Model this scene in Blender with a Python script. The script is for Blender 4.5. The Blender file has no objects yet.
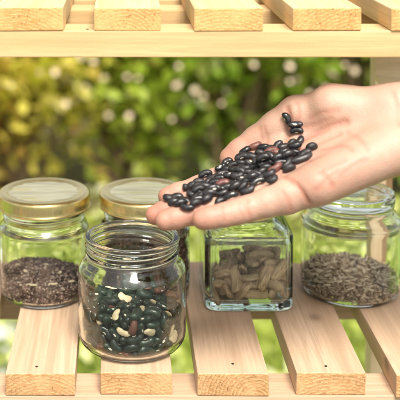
import bpy, bmesh, math, random
import numpy as np
from mathutils import Vector, Matrix, Euler
from mathutils.bvhtree import BVHTree
random.seed(7); rng = np.random.default_rng(7)
S = 0.01                      # all shapes are written in centimetres
PI = math.pi
sc = bpy.context.scene
COL = sc.collection
CAMH = 110.0
PITCH = math.radians(4.0)
FPX, PX, PY = 1040.0, 120.0, -57.0      # focal length and optical centre in pixels of the 400 px picture

def P(px, py, Y):             # world point (cm) seen at a pixel, at distance Y in front of the lens
    a, b = (px-PX)/FPX, (py-PY)/FPX
    c, s = math.cos(PITCH), math.sin(PITCH)
    k = Y/(c - b*s)
    return Vector((a*k, Y, CAMH - (s + b*c)*k))

SUN = (56, 168)          # elevation, compass bearing of the sun
# resting places of beans and pods (x, y, z, three turns), settled beforehand
BEANS = [(3.47,-0.42,1.12,0.77,2.25,0.73),(1.38,0.17,0.89,0.29,0.05,0.89),(0.48,3.31,0.93,-2.96,-0.22,0.09),(-0.96,2.18,0.93,0.76,2.91,0.06),(-2.96,1.37,0.95,-0.82,-0.29,-3.03),(-2.87,-0.56,0.94,1.53,-0.17,-1.93),(-1.64,-3.12,1.17,-0.31,0.55,-0.22),(0.06,-1.52,0.9,-2.58,-0.09,-0.61),(2.43,-2.29,1.03,0.52,0.59,2.47),(2.99,1.56,0.95,2.58,-0.32,1.71),(1.28,2.67,0.9,0.43,-3.07,-1.02),(-0.31,3.56,1.28,-1.14,-2.68,0.15),(-0.08,0.39,0.89,0.29,-3.09,-0.44),(-3.47,-0.17,1.07,2.24,0.74,-0.83),(-0.63,-0.94,0.89,2.85,-0.05,1.19),(-0.72,-3.2,0.91,-0.23,2.98,-0.72),(0.49,-2.32,0.91,2.35,0.02,-2.2),(3.22,-1.32,1.08,-0.69,-0.11,1.13),(1.66,1.84,0.93,-1.79,-0.16,0.65),(0.85,1.85,0.89,2.85,-0.05,1.2),(-1.55,3.19,1.22,0.83,0.98,-0.02),(-1.77,-0.22,0.89,-2.85,-0.05,-0.43),(-3.19,-1.55,1.18,2.13,-0.61,-1.45),(-1.19,-2.38,0.93,-1.41,-0.15,-2.22),(0.94,-3.43,1.19,1.48,-0.11,-2.71),(2.8,-0.81,0.9,0.21,-0.02,1.43),(2.3,0.11,0.91,2.91,0.17,-0.46),(1.79,3.03,1.18,-0.15,-1.18,0.7),(-0.35,1.81,0.92,-2.09,-0,-2.43),(-2.92,1.97,1.29,-0.6,-1.85,-1.26),(-2.21,-0.79,0.89,-0.31,0.05,-1.19),(-2.07,-2.65,0.99,0.34,-0.48,-2.76),(-0.2,-2.82,0.98,0.23,-0.46,-1.19),(1.77,-2.82,0.89,0.3,-3.1,0.53),(1.97,-0.45,0.9,-0.24,3.11,-0.1),(3.34,0.93,1.1,-0.36,0.64,-1.83),(0.52,2.49,0.9,0.21,-0.15,1.1),(-2.05,1.96,0.89,0.27,0.02,-2.57),(-3.44,0.66,1.11,-0.23,-2.51,0.93),(-1.4,-1.57,0.92,1.27,0.08,-0.35),(-1.2,-3.37,1.51,1.88,-2.34,-0.42),(1.39,-1.33,0.9,-0.57,0.09,-1.38),(3.07,-1.84,1.52,-1.28,0.39,-2.14),(2.51,-0.27,1.34,0.24,-0.17,-3.08),(2.16,2.58,1.02,-1.83,-0.57,0.44),(-1.25,2.7,0.92,-1.13,0.01,0.22),(-1.71,0.61,0.9,0.35,0.06,-2.59),(-3.42,-0.95,1.34,0.46,-2.16,1.63),(0.04,-0.56,0.9,-0.24,-0.03,-1.76),(0.4,-3.19,0.9,0.57,-3.05,0.85),(2.32,-1.61,0.9,0.55,0.09,2.89),(3.34,0.16,0.99,2.43,-0.43,0.56),(0.88,0.97,0.9,0.46,0.08,-2.19),(1.41,3.29,1.78,1.77,1.68,-0.5),(-2.55,2.4,1.15,-0.31,2.09,1.8),(-0.68,0.07,0.89,0.29,0.05,-0.73),(-2.7,-2.25,1.22,-0.39,-0.91,2.7),(-0.33,-1.98,0.9,0.12,-0.13,-0.45),(1.15,-2.39,0.9,2.66,-0.07,-1.71),(2.3,-0.94,1.2,1,2.18,0.76),(2.72,0.78,0.99,-0.38,0.5,-1.63),(0.95,2.45,1.38,-2.6,-0.22,0.64),(-0.59,3.19,0.91,-0.69,0.07,-0.29),(-2.93,0.34,0.96,1.31,-0.3,-1.8),(-2.39,0.06,1.26,3.09,0.11,0.97),(-2.57,-2.49,2.02,0.92,-1.51,0.09),(0.72,-1.38,0.92,-1.19,0.01,-0.94),(1.72,-2.24,1.1,0.57,-0.84,-1.65),(0.77,-0.51,0.9,-3.14,-0.16,-1.1),(2.48,2.06,0.97,1.37,-0.3,0.95),(-1.63,1.45,0.9,-2.59,-0.09,1.08),(-2.1,2.82,1.17,0.3,1.96,2.08),(-3.56,0.02,1.99,0.98,2.23,-1.46),(-1.47,-0.92,0.97,-1.96,0.36,-0.64),(-0.77,-2.64,1.25,0.3,-0.3,-2.17),(1.88,-1.73,1.36,0.22,3.02,-0.68),(3.47,-0.82,1.68,-0.82,0.28,-1.77),(1.59,1.59,1.68,-3.08,0.55,0.35),(2.15,2.7,1.77,-2.01,-0.84,0.31),(0.2,1.46,0.93,0.67,0.25,-1.81),(-2.33,0.9,0.92,-1.95,-0.01,1.3),(-2.64,-1.46,0.9,0.51,0.08,1.56),(-0.88,-1.82,1.34,2.96,0.1,0.5),(1.61,-3.05,1.6,-1.74,2.31,-0.44),(1.8,-0.75,1.41,1.41,-0.95,1.18),(3.48,0.86,1.89,2.06,1.32,-1.15),(2.81,2.17,1.55,2.94,0.1,-0.8),(0.21,3.27,1.46,0.15,-0.61,1.37),(-2.26,1.53,1.33,-2.96,0.02,-0.08),(-3.46,0.92,1.65,-1.3,0.63,1.37),(-1.9,-2.02,0.92,0.63,0.19,3.06),(0.15,-2.5,1.43,0.18,0.18,3.06),(2.24,-2.75,1.49,0.67,2.63,0.75),(1.62,1.11,1.09,2.72,-0.2,1.02),(2.22,1.09,0.9,-2.57,-0.09,1.07),(-0.74,0.96,0.92,-0.71,-0.22,-2.41),(-0.3,2.58,1.04,-1.57,0.6,-0.48),(-1.56,0.17,1.3,0.94,-0.29,-2.67),(-3.32,-0.42,1.59,-2.72,0.58,0.36),(-0.06,-3.57,1.43,2.07,-0.18,0.04),(-0.02,-1.69,1.43,0.4,-0.12,0.92),(2.81,-1.23,1.48,0.22,2.72,1.17),(1.53,-0.21,1.34,0.17,0.24,-2.24),(1.54,2.16,1.47,1.1,2.37,0.33),(0.15,2.31,1.37,-2.84,-0.03,1.09),(-1.73,2.3,1.4,0.45,0.01,1.39),(-2.35,0.74,1.52,0.73,-0.16,-2.27),(-2.94,-1.67,1.83,1.73,0.73,0.17),(1,-3.42,1.82,1.53,2.93,0.13),(1.04,-1.29,1.4,1.33,0.18,2.09),(3.57,0.23,1.89,-1.82,1.22,-1.49),(0.39,0.87,1.27,-0.08,-0.03,1.05),(0.83,3.26,1.52,0.39,0.6,-1.37),(-0.39,-0.42,1.4,0.74,0.17,2.48),(-3.16,1.61,1.83,-0.02,-1.31,2.07),(-1.03,-0.57,1.2,0.9,0.32,1.66),(-2.08,-2.69,1.69,-1.9,0.78,1.22),(1.08,-2.09,1.41,-0.37,-0.35,-0.67),(1.9,-2.28,1.81,-0.29,0.09,-1.78),(2.95,1.23,1.61,-1.25,-0.48,-1.35),(0.38,3.38,2.13,-1.8,-0.43,2.22),(-1.2,3.37,1.76,-1.35,1.23,0.28),(-1.06,1.48,1.21,0.13,-0.2,1.12),(-3.07,0.34,1.6,2.21,-0.5,-1.53),(-0.37,-1.12,1.37,-0.14,-0.27,-2.96),(-0.62,-3.36,1.77,0.64,-0.88,-1.87),(2.91,-2.08,2.1,2.01,-0.79,1.1),(0.76,0.28,1.19,-2.73,-0.03,0.64),(2.38,1.58,1.44,-2.38,-0.1,1.7),(-0.22,1.19,1.28,-2.64,-0.23,1.6),(-1.1,2.57,1.48,0.33,-0.11,1.92),(-2.77,-0.54,1.83,2.07,0.64,0.15),(-2.78,-1.04,1.51,-0.69,-2.31,0.57),(-1.5,-1.49,1.55,2.41,0.39,0.29),(0.81,-2.9,1.4,0.8,-3.12,0.71),(3.54,-0.43,2.32,-1.44,-0.19,1.33),(1.39,0.96,1.57,0.37,-0.35,0.17),(1.78,2.89,2.25,-1.03,0.72,-2.57),(-0.55,0.34,1.38,0.09,-0.07,2.69),(-2.88,2.07,2.41,0.84,-1.76,-0.68),(-2.43,0.04,1.85,-0.09,-2.73,0.31),(-2.16,-1.97,1.54,0.12,-0.43,-2.94),(-1.02,-2.84,1.89,-1.74,0.27,0.02),(2.01,-2.95,2.32,0.96,-2.2,0.52),(1.89,0.6,1.33,-0.62,-0.03,-2.74),(1.01,1.63,1.4,0.02,0.3,-0.91),(-0.62,3.26,1.85,-2.43,-0.8,1.37),(-2.35,2.07,1.75,-0.14,0.12,-0.77),(-2.84,1.1,1.56,0.79,1.19,-0.28),(-1.78,-0.49,1.55,-0.77,-0.3,-2.72),(-1.3,-3.29,2.36,-0.01,-2.24,-0.14),(0.5,-1.88,1.71,0.24,-2.97,1),(2.35,-1.59,1.77,-1.52,-0.59,-1.17),(2.93,1.9,2.19,1.24,-1.02,1.27),(0.27,1.77,1.69,0.14,2.47,2.02),(-1.13,2.84,2.15,-0.77,-2.37,-0.37),(-1.47,0.89,1.44,-1.02,0.41,2.54),(-3.34,-1.29,2.72,-1.81,-1.04,1.86),(-1.62,-1.02,1.83,0.67,-2.42,0.41),(0.18,-3.57,2.1,-1.43,-0.33,-0.02),(1.65,-1.3,1.79,1.93,-0.52,-0.75),(3.05,-0.33,1.75,0.9,0.55,1.1),(2.51,2.28,2.14,0.88,0.76,-2.23),(-0.49,2.17,1.53,-1.4,-0.4,1.53),(-1.89,2.87,1.94,-1.05,0.28,-0.04),(-2.49,0.86,2.13,-0.03,-2.81,-0.85),(-2.11,-1.32,1.32,0.78,-0.09,0.73),(-0.59,-2.27,1.7,-3.09,-0.09,0.16),(1.27,-3.27,2.45,0.84,-0.67,-2.25),(2.11,0.08,1.76,-0.67,-2.67,1.01),(2.93,0.35,1.38,0.62,2.97,0.28),(1.1,2.42,1.94,0.12,-0.3,1.79),(-1.45,1.7,1.67,-2.93,0.05,0.62),(-2.42,1.44,1.92,-0.39,-2.69,-0.48),(-0.04,-0.11,1.73,-0.08,-0.63,-2.7),(-1.47,-2.48,1.53,0.01,0.24,-1.29),(0.38,-0.7,1.35,1.89,-0.13,-1.48),(2.43,-2.49,2.32,-0.85,-1.07,-1.19),(1.73,0.52,1.93,0.66,2.72,0.28),(2.32,1.56,2.03,-1.15,0.1,-0.61),(-0.11,2.96,1.81,1.02,0.79,-1.73),(-0.84,1.06,1.64,1.48,0.23,-0.63),(-3.52,0.63,2.62,1.09,0.81,-1.63),(-1.23,-2.18,2.05,0.15,-2.61,1.44),(-0.68,-3.5,2.58,1.46,-2.71,-0.1),(1.36,-1.97,1.99,-0.94,0.81,0.92),(3.13,-1.34,2.07,2.21,-0.19,0.47),(0.69,0.49,1.73,-1.08,-0.14,0.28),(1.89,2.34,2.32,-0.55,2.55,0.32),(-1.55,2.31,1.94,-0.64,-0.06,-3.08),(-0.01,0.79,1.71,0.02,-3.09,1.15),(-2.44,-1.23,1.97,-0.52,0.65,0.69),(0.59,-0.94,1.9,0.25,0.11,-0.5),(0.12,-3.06,1.71,0.83,-0.5,-0.34),(1.34,-0.53,1.82,-2.02,-0.49,0.87),(2.73,0.17,2.1,-0.15,-0.1,3.03),(0.74,1.37,1.83,0.28,-0.45,1.46),(0.5,2.48,1.85,-0.89,0.11,-1.15),(-2.53,2.52,2.48,0.64,1.42,0.64),(-2.39,0.26,2.37,0.1,0.23,-0.08),(-2.48,-1.9,2.17,2.51,0.38,0.39),(-0.72,-1.58,1.83,0.67,-3.12,-0.49),(1.07,-2.56,1.91,1.69,-0.05,-0.57),(0.94,-0.15,1.57,-0.21,0.04,-2.04),(2.48,0.8,1.77,-0.23,3.11,-0.77),(1.26,2.53,2.54,-2.98,-0.25,0.37),(-0.42,3.55,2.62,1.27,-0.07,3.13),(-3.08,0.68,2.15,0.84,-0.26,2.21),(-1.07,-0.06,1.67,0.17,-3.12,-1.34),(-1.96,-2.95,2.39,-0.28,-2.51,-0.39),(0.93,-1.63,2.13,-1.5,0.32,0.76),(2.82,-2.17,2.88,2.15,0.3,0.87),(1.92,1.16,2.19,-0.92,0.15,2.8),(2.47,2.32,3.53,-2.62,0.38,-1.68),(-0.57,2.06,2.12,2.79,-0.16,0.02),(-1.85,3.07,2.67,-2.01,-1.9,0.78),(-3.43,-0.9,2.21,-0.08,-0.47,1.91),(-1.78,-0.41,2.14,0.63,0.26,1.97),(0.6,-3.44,2.83,0.77,1.14,1.42),(1.43,-0.96,2.23,-0.08,-0.04,-0.12),(2.34,-0.51,1.96,-1.95,0.29,0.86),(1.28,1.87,2.27,-0.68,-0.16,2.9),(0.96,3.35,2.38,-1.73,-1.09,1.72),(-0.5,1.53,1.82,0.04,-0.04,-0.33),(-3.11,1.38,2.55,0.31,0.23,0.47),(-2.86,-0.82,2.5,1.76,0.39,-1.79),(-0.18,-1.01,1.88,-0.26,-3.1,-1.07),(0.21,-2.61,2.07,-0.66,-0.09,-0.31),(2.04,-0.16,2.42,-0.07,-0.2,-1.35),(2.81,0.9,2.28,0.33,-0.15,-2.34),(0.24,2.32,2.39,-2.08,0.09,-0.39),(-0.5,2.83,2.26,1.71,0.53,-1.13),(-1.72,1.18,2.1,2.27,0.45,-0.51),(-3.17,-0.04,2.56,0.23,0.61,-0.48),(-0.89,-1.87,2.46,2.17,0.32,1.49),(-0.02,-1.91,2.13,1.26,-0.22,-2.32),(2.26,-2.74,3.18,-0.46,-1.95,-2.3),(1.18,0.12,2.14,-2.8,-0.23,-0.01),(2.54,2.45,2.94,1.01,0.59,-1.19),(1.25,0.87,2.2,-1.14,2.74,-0.15),(-1.23,1.59,2.19,-0.06,-3.08,-1.21),(-0.65,0.17,2.01,0.53,-0.44,-1.78),(-2.34,-0.57,2.27,1.2,0.13,-1.1),(-0.68,-2.64,2.35,-0.59,-0.51,-1.61),(0.52,-1.33,2.45,-0.79,2.29,-0.38),(2.65,-1,2.15,-1.34,-0.98,0.29),(0.61,-0.32,2.08,-1.92,-0.04,-0.59),(1.35,3.28,2.88,3.05,1.06,-0.29),(0.19,1.45,2.17,-0.2,0.3,-1.25),(-2.08,1.9,2.24,-2.99,0.42,-0.4),(-1.75,0.49,1.83,-0.57,-0.07,-1.2),(-1.88,-2.2,2.1,1.77,0.33,0.99),(-0.14,-3.1,2.3,0.95,2.36,-0.73),(0.9,-2.93,2.75,0.79,1.37,2.35),(3.42,-0.89,2.81,0.71,2.38,0.93),(2.55,1.63,2.57,-0.33,3.05,-0.88),(0.29,2.91,2.47,-0.45,3.12,-0.29),(0.21,0.55,2.21,3.05,0.04,-0.9),(-3.04,1.58,3.16,-1.34,-0.8,-0.99),(-1.34,-1.29,2.27,0.46,-0.32,1.34),(-1.18,-2.86,2.8,-0.61,-0.53,-1.61),(1.61,-2.51,2.37,2.89,0.22,0.55),(1.46,-1.77,2.54,-0.17,0.59,1.48),(3.25,1.48,2.64,0.73,1.78,-1.97),(-0.31,2.13,2.7,0.56,0.15,-0.98),(-1.14,2.37,2.46,0.94,0.06,0.23),(-2,0.75,2.48,-0.59,0.57,-0.39),(-3.51,-0.43,2.94,0.94,0.5,-1.19),(-0.99,-0.81,1.96,-0.43,-2.84,-0.75),(-2.16,-2.32,3.27,-0.62,-0.3,-1.98),(2.45,-1.48,2.42,-0.59,0.41,2.69),(2.22,0.77,2.65,-3.1,-0.49,0.63),(1.9,2.83,2.97,-1.35,0.1,-1.28),(-0.87,2.15,3.01,-0.77,0.09,1.67),(-2.36,2.68,3.39,1.44,-1.89,0.43),(-1.18,0.48,2.12,2.79,0.19,1.19),(-3.1,-1.79,2.96,-1.95,1.04,-1.15),(-0.04,-0.13,2.45,0.64,0.22,-2.71),(0.27,-2.93,2.87,1.3,1.14,0.71),(2.84,-0.34,2.41,-0.73,3.11,0.6),(0.83,0.44,2.56,0.17,3.04,1.21),(0.96,2.81,2.98,0.76,2.88,-0.5),(-0.62,1.6,2.47,-0.3,-0.33,2.63),(-2.69,2.09,3.19,0.32,-0.82,2.64),(-1.4,-0.26,2.55,-0.56,-2.59,0.05),(-1.74,-2.49,2.74,0.46,-2.42,0.81),(-0.24,-1.35,2.38,0.05,-0.07,1.06),(2.12,-1.93,2.52,1.15,2.24,-0.49),(3.23,0.85,2.76,0.84,-3.07,-0.4),(0.42,1.82,2.72,0.13,0.92,-0.58),(0.54,3.48,2.97,-3.11,-0.97,0.4),(-0.57,0.86,2.24,0.49,2.85,-1.2),(-3.5,0.41,3.37,1.12,0.19,1.74),(-0.68,-0.93,2.44,-2.76,0.42,0.88),(0.02,-3.55,3.06,0.33,-1.91,-2.21),(0.56,-0.72,2.49,-2.66,-0.29,-0.3),(3.2,-1.57,3.16,-1.82,1.1,0.76),(2.83,1.1,3.27,-1.08,-0.1,-0.04),(0.31,0.41,2.85,0.78,-0.53,-1.67),(-1.91,2.5,2.64,1.32,1.91,0.05),(-1.83,0.26,2.78,1.51,0.72,-0.09),(-2.98,-0.7,3.14,0.72,-0.26,1.66),(-0.24,-2.41,2.66,0.69,-2.79,-0.32),(1.51,-3.21,3.07,-0.43,-0.01,-2.69),(1.3,-0.39,2.48,0.62,-0.08,2.78),(2.88,0.32,2.61,-0.17,-2.88,0.22),(1.56,1.49,2.64,-0.51,3.04,0.64),(-0.08,1.05,2.66,-0.53,0.06,1.18),(-1.41,1.33,2.84,2.14,-1.06,-0.34),(-0.87,0.16,2.66,-0.21,0.39,-0.08),(-2.49,-2.19,2.78,-2.59,0.23,1.76),(0.03,-1.84,2.71,0.98,-0.18,-3),(1.65,-2.53,2.94,-0.51,-2.95,0.54),(2.51,-0.7,2.89,1.09,-0.29,1.27),(3.57,0.05,2.94,-2.08,0.83,1.51),(1.45,2.94,3.47,-2.74,0.19,1.12),(-0.72,1.13,2.8,-2.04,-0.71,-0.22),(-2.17,1.42,2.73,1.32,-0.31,-0.75),(0.01,-0.58,3.28,-0.85,0.01,-1.66),(-1.64,-2.89,3.35,-0.55,0.24,0.56),(1.34,-1.08,2.77,0.5,0.38,-2.27),(2.54,-1.67,3.12,-0.75,-0.59,-0.98),(1.55,0.19,2.74,0.6,3.01,0.29),(2.17,1.72,3.05,0.86,0.12,1.59),(-1.03,3.2,2.89,0.64,0.7,-1.29),(-1.31,0.75,2.7,-0.85,-0.37,2.93),(-2.82,0.43,2.95,-2.06,0.05,0.03),(-1.36,-1.57,2.76,-2.24,-0.38,1.4),(-0.46,-3.17,2.99,0.3,0.63,1.1),(1.94,-1.21,2.72,-1.86,-0.14,-1.67),(2.92,-1.07,3.09,1.53,-1.14,1.28),(1.62,0.89,2.85,-0.29,-0.17,0.74),(1.36,2.04,2.85,3.09,-0.18,0.51),(-1.71,1.89,2.73,1.31,-0.2,3.05),(-1.47,0.47,3.34,0.89,-0.52,-0.57),(-2.48,-1.31,2.63,-3.02,0.49,0.26),(-0.65,-1.91,3.18,1.5,-0.5,0.26),(0.69,-2.32,2.5,-0.52,0.28,2.9),(2.06,-0.29,2.99,-0.75,0.06,1.19),(2.94,0.49,3.14,-2.98,-0.21,-0.39),(0.72,1.21,2.54,-1.14,2.59,0.94),(-0.18,3.55,3.31,1.79,-2.3,0.27),(-1.67,2.15,3.81,0.1,-0.13,2.31),(-0.98,-0.55,2.82,-0.12,-0.14,-2.44),(-1.93,-1.78,2.53,1.86,0.61,1.32),(1.28,-1.6,3.11,0.87,-0.05,-0.39),(1.52,-2.76,3.5,-2.75,-0.19,0.06),(0.62,-0.23,2.91,0.88,3.01,0.58),(3.16,1.59,3.62,-0.28,-0.18,-1.3),(-0.18,1.54,3.07,1.72,-0.37,-0.09),(-1.43,2.88,3.14,1.59,0.86,-1.13),(-2.44,-0.22,3.42,0.59,0.19,0.92),(-0.35,-0.78,2.87,0.03,-0.81,-2.63),(-0.43,-3.26,3.63,-0.98,0.15,-1.26),(1.33,-0.36,3.07,0.19,2.87,0.65),(2.37,-1.29,3.62,-0.64,0.44,-0.23),(0.98,0.93,3.06,0.36,0.14,1.15),(1.96,2.78,3.64,-2.47,0.8,0.65),(-0.26,0.1,2.96,1.12,0.12,-1.72),(-1.41,2.06,3.24,-2.06,-0.16,1.92),(-1.85,-0.88,2.68,1.99,-0.15,2.01),(-0.65,-1.38,3,1.36,-2.73,-0.2),(0.56,-2.44,3.06,1.15,2.73,-0.31),(0.75,-0.92,3.12,1.67,-0.28,-0.37),(3.11,-0.35,3.12,1.13,2.4,-1.18),(0.53,-0.54,3.56,-1.91,-0.36,-1.97),(0,2.42,3.12,-0.43,-2.43,0.18),(-0.89,0.69,3.13,-2.88,0.51,-0.67),(-2.97,1,2.99,-2.22,-2.42,-0.04),(-2.93,0.86,3.65,-0.68,0.24,0.41),(0.15,-1.29,2.95,-0.05,-2.53,1.53),(2.03,-2.09,3.34,-2.25,-0.79,-1.6),(1.12,-0.7,3.62,-0.77,-0.29,-1.51),(3.2,0.71,3.66,0.49,0.24,0.16),(-0.46,1.85,3.5,2.16,0.13,0.21),(-0.38,2.98,2.93,-1.56,0.5,-0.99),(-0.63,-0.19,3.32,-0.53,0.09,1.92),(-2.49,-0.12,2.84,-1.08,0.29,-0.09),(-1.37,-2.18,3.2,-1.07,0.63,2.67),(-0.17,-1.41,3.55,-1.15,-0.42,-0.66),(1.75,-1.23,3.31,2.57,0.08,-0.65),(2.11,0.76,3.27,1.78,-0.45,1.94),(1.58,1.38,3.26,-2.43,-0.29,-1.83),(-1.06,2.43,3.64,1.34,0.33,-0.42),(-0.93,2.97,3.43,0.87,-0.51,2.31),(-1.48,-0.12,3.19,1.13,-2.97,-0.15),(-2.41,-0.9,3.13,-1.37,-0.23,-1.94),(-0.19,-2.51,3.23,2.48,-0.16,-1.76),(1.44,-3.12,3.91,-0.98,-3.01,-0.18),(1.78,-0.59,3.55,2.09,0.2,-0.78),(2.01,0.01,3.54,0.36,-0.83,-1.1),(0.77,2.21,3.07,-1.25,1,2.03),(-2.5,1.55,3.65,2.84,0.02,-0.79),(-2.09,2.06,3.32,1.43,-0.16,1.23),(-1.67,-0.76,3.23,-0.11,-0,2.38),(-2.07,-1.49,3.04,0.46,-0.03,0.53),(0.58,-1.84,3.18,-0.27,-1.09,2.65),(0.98,0.81,3.74,-0.7,-0.34,3.03),(2.75,0.02,3.45,2.83,-0.44,-0.31),(0.69,1.44,3.3,-0.44,0.78,1.27),(0.23,3.1,3.24,0.72,1.01,-2.03),(0.16,2.53,3.7,0.17,-2.97,-1.52),(-2.77,0.27,3.51,0.96,0.19,-2.39),(-0.96,-0.86,3.48,-0.03,2.87,-1.25),(-0.82,-2.75,3.26,0.38,-2.84,1.33),(1.27,-2.17,3.27,1.18,-0.91,-0.05),(-2.1,-1.05,3.58,0.29,-0.16,1.78),(2.82,1.76,3.1,1.69,0.62,0.72),(0.18,0.98,3.17,-0.39,-0.52,-2.89),(-0.39,2.98,3.64,-0.23,0.82,-0.49),(-1.2,-3.09,3.74,-0.48,-0.36,1.38),(-3.2,-1.13,3.53,-0.41,3.11,-0.52),(-1.59,-1.66,3.43,-1.05,0.26,0.81),(0.85,-3.31,3.5,-0.58,-0.31,-0.45),(1.57,-1.69,3.67,0.04,3.07,-0.23),(2.23,1.41,3.77,-0.32,0.27,0.84),(1.83,2.15,3.42,-0.49,0.36,2.03),(0.43,0.4,3.47,-0.87,-0.08,-1.74),(-1.78,1.38,3.37,1.21,-0.3,1.49),(-1.67,-0.37,3.71,-0.73,0.02,2.9),(-2.71,-2,3.34,1.24,-0.22,1.36),(0.79,-2.27,3.68,-1.25,-0.14,-1.77),(0.24,-2.53,3.58,1.35,0.04,1.57),(2.52,-0.58,3.6,0.34,-0.69,1.48),(1.33,0.39,3.27,3.08,0.03,0.64),(0.72,2.69,3.54,-0.12,-0.89,0.22),(-0.57,0.54,3.57,-2.65,0.37,-0.15),(-2.32,1.01,3.16,0.45,0.07,-1.07),(0.27,-3.36,3.87,-3.05,-0.1,0.83),(-2.28,-2.06,3.78,-0.88,0.3,1.48)]
PODS = [(1.24,0.05,1.05,0.24,3.13,-0.1),(0.86,2.84,1.61,-1.98,-1.31,0.61),(-2,2.43,1.06,-0.56,-3.05,-0.91),(-0.76,-0.35,1.09,-0.71,-0.11,1.72),(2.03,-2.34,1.13,-1.89,-0.21,-1.87),(0.64,-2.74,1.13,1.36,-0.19,-0.39),(-0.43,2.09,1.11,-0.72,-2.94,0.4),(-2.72,0.45,1.15,-1.26,-0.22,-2),(-2.39,-1.26,1.09,1.96,-0.01,2.12),(-1.61,-2.55,1.34,-2.45,0.71,0.93),(2.49,2.69,1.3,-1.12,2.54,0.56),(1.31,1.77,1.14,-2.83,-0.3,1.33),(-1.76,-0.53,1.04,0.28,0.04,2.02),(2.84,-2.28,1.56,1.03,-0.13,1.65),(2.31,-0.71,1.1,-0.64,0.22,-2.81),(2.24,0.97,1.09,-0.37,-0.24,-2.88),(-1.13,2.83,1.57,0.97,-2.89,-0.02),(-2.81,-2.31,1.16,-1.12,0.31,-1.32),(-0.46,-2.79,1.47,-0.15,2.24,0.13),(-0.38,0.92,1.05,0.24,-0.02,-0.39),(0.41,1.83,1.62,-0.59,-2.57,-1.42),(-2.83,1.91,1.29,1.75,0.58,-1.77),(-2.49,-2.38,1.99,0,0.33,1.09),(1.96,-2.54,2.12,-1.3,0.01,-0.71),(-1.36,1.62,1.9,-2.48,-0.12,2.09),(-1.75,1.01,1.23,-0.9,0.41,-1.12),(0.63,-0.93,1.17,0.7,2.81,-0.12),(1.27,-0.59,2.07,3.01,-0.62,-0.71),(2.08,-1.23,1.8,-0.32,0.26,-2.19),(2.85,1.75,1.85,1.8,-0.29,1.63),(-1.08,0.11,2.12,0.7,2.16,0.81),(0.77,-1.81,1.07,-0.77,-0.03,-0.02),(0.33,-2,1.96,0.49,0.2,-0.29),(2.55,-0.08,2.55,-0.44,0.23,0.89),(-0.41,1.76,1.97,0.64,0.18,-1.24),(-0.14,0.19,1.69,-1.52,-0.42,2.25),(-1.01,-2.24,2.22,-0.56,-0.51,1.5),(2.29,0.21,1.7,-0.08,0.05,-0.21),(1.57,0.76,2.48,0.04,-0.23,1.43),(0.87,0.75,1.89,0.77,0.25,1.04),(-2.02,0.33,1.88,2.87,-0.4,1.08),(-1.07,-1.64,1.53,-2.06,0.41,-0.38),(0.81,-1.33,2.51,-1.96,-0.31,-1),(1.54,1.87,2.04,0.52,-0.35,2.84),(1.93,2.77,2.47,0.61,-2.74,0.25),(-2.83,0.45,2.22,0.77,-0.35,-1.59),(-1.89,-2.57,2.71,1.61,0.36,-0.71),(-0.42,-1.01,1.85,-1.05,-0.12,2.77),(-1.75,-0.71,2.26,1.46,2.12,0.22),(-2.66,2.59,2.5,0.29,-0.76,-2.18),(-2.29,-1.49,2.46,0.11,3.02,-0.18),(0.41,-2.65,3.56,0.75,-2.98,0.48),(0.06,-2.63,2.71,0.22,-3.03,0.54),(-0.95,1.57,2.67,-0.05,0.24,-1.14),(-2.05,1.68,2.62,-1.03,-0.2,1.29),(1.28,-2.83,2.75,-2.09,-1.14,0.2),(2.81,-1.12,2.71,0.21,-1.84,-0.55),(2.5,1.52,2.64,-2.39,0.04,-0.85),(-1.11,2.84,2.59,-1.2,0.16,3.12),(-2.07,0.4,2.88,-0.54,-0.49,2.39),(-2.33,-0.9,3.11,-0.56,-0.28,-0.5),(2.4,-1.91,2.52,-1.14,0.07,-0.56),(-0.33,1.68,3.27,-0.56,0.63,-0.25),(-2.61,1.7,3.5,-0.77,-0.22,-2.14),(-0.27,-0.35,2.63,0.74,-3.06,0.64),(2.35,-2.02,3.48,1.73,-0.15,-2.77),(-0.08,0.69,2.83,1.68,-2.18,0.79),(2.84,0.05,3.9,-2.02,0.11,-1.64),(-2.74,-2.75,3.32,0.89,-1.11,-0.59),(-0.27,-1.66,2.91,-2.63,0.54,1.2),(2.28,0.59,3.25,0.45,0.13,-1.95),(0.43,-1.19,3.32,-0.12,2.82,-1.46),(-0.87,2.66,3.56,-1.6,0.17,-2.63),(-1.27,-2.15,3.29,2.46,0.34,1.52),(-0.4,-0.88,3.68,2.33,-0.66,0.28),(-2.14,2.82,3.87,-0.69,-0.3,0.01),(0.63,1.03,3.37,-1.08,1.02,0.59),(-2.22,1.94,4.33,-0.57,-0.11,-0.31),(1,-0,3.04,0.69,0.33,-0.5),(-0.53,1.01,3.99,-0.51,2.81,0.8),(1.45,-1.38,3.4,2.62,0.59,1.23),(1.27,1.85,3.97,-2.42,0.05,0.3),(1,1.98,3.03,2.32,-0.17,-0.39),(-1.48,-0.1,3.4,-2.9,0.3,0.38),(2.57,-2.85,3.39,-1.6,-0.92,0.2),(-1.82,1.17,3.74,-0.06,0.1,1.04),(1.52,0.82,3.7,2.59,0.17,1.01),(-2.74,0.06,3.74,2.34,1.87,0.38),(-2.75,-2.16,4.42,0.38,0.05,-1.84),(1.38,-0.47,3.74,-1.7,0.05,0.13),(2.75,2.35,3.25,1.24,-0.32,-1.19),(-0.14,2.18,4.06,-2.05,-2.46,-0.01),(-1.47,0.59,4.41,3.11,-0.37,1.22),(1.71,2.81,4.19,0.51,-0.32,-3.14),(1.09,2.8,3.46,0.32,0.15,-0.03),(-0.61,-0.11,4.04,-1.56,-0.05,-2.69),(-0.07,-2.05,4.08,0.58,2.6,-0.72),(2.22,-1.23,4.08,0.13,-3.06,-0.19),(-2.44,-1.81,3.63,-2.91,-0.09,-0.71),(-1.28,-1.51,3.98,-0.28,0.26,1.77)]

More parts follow.
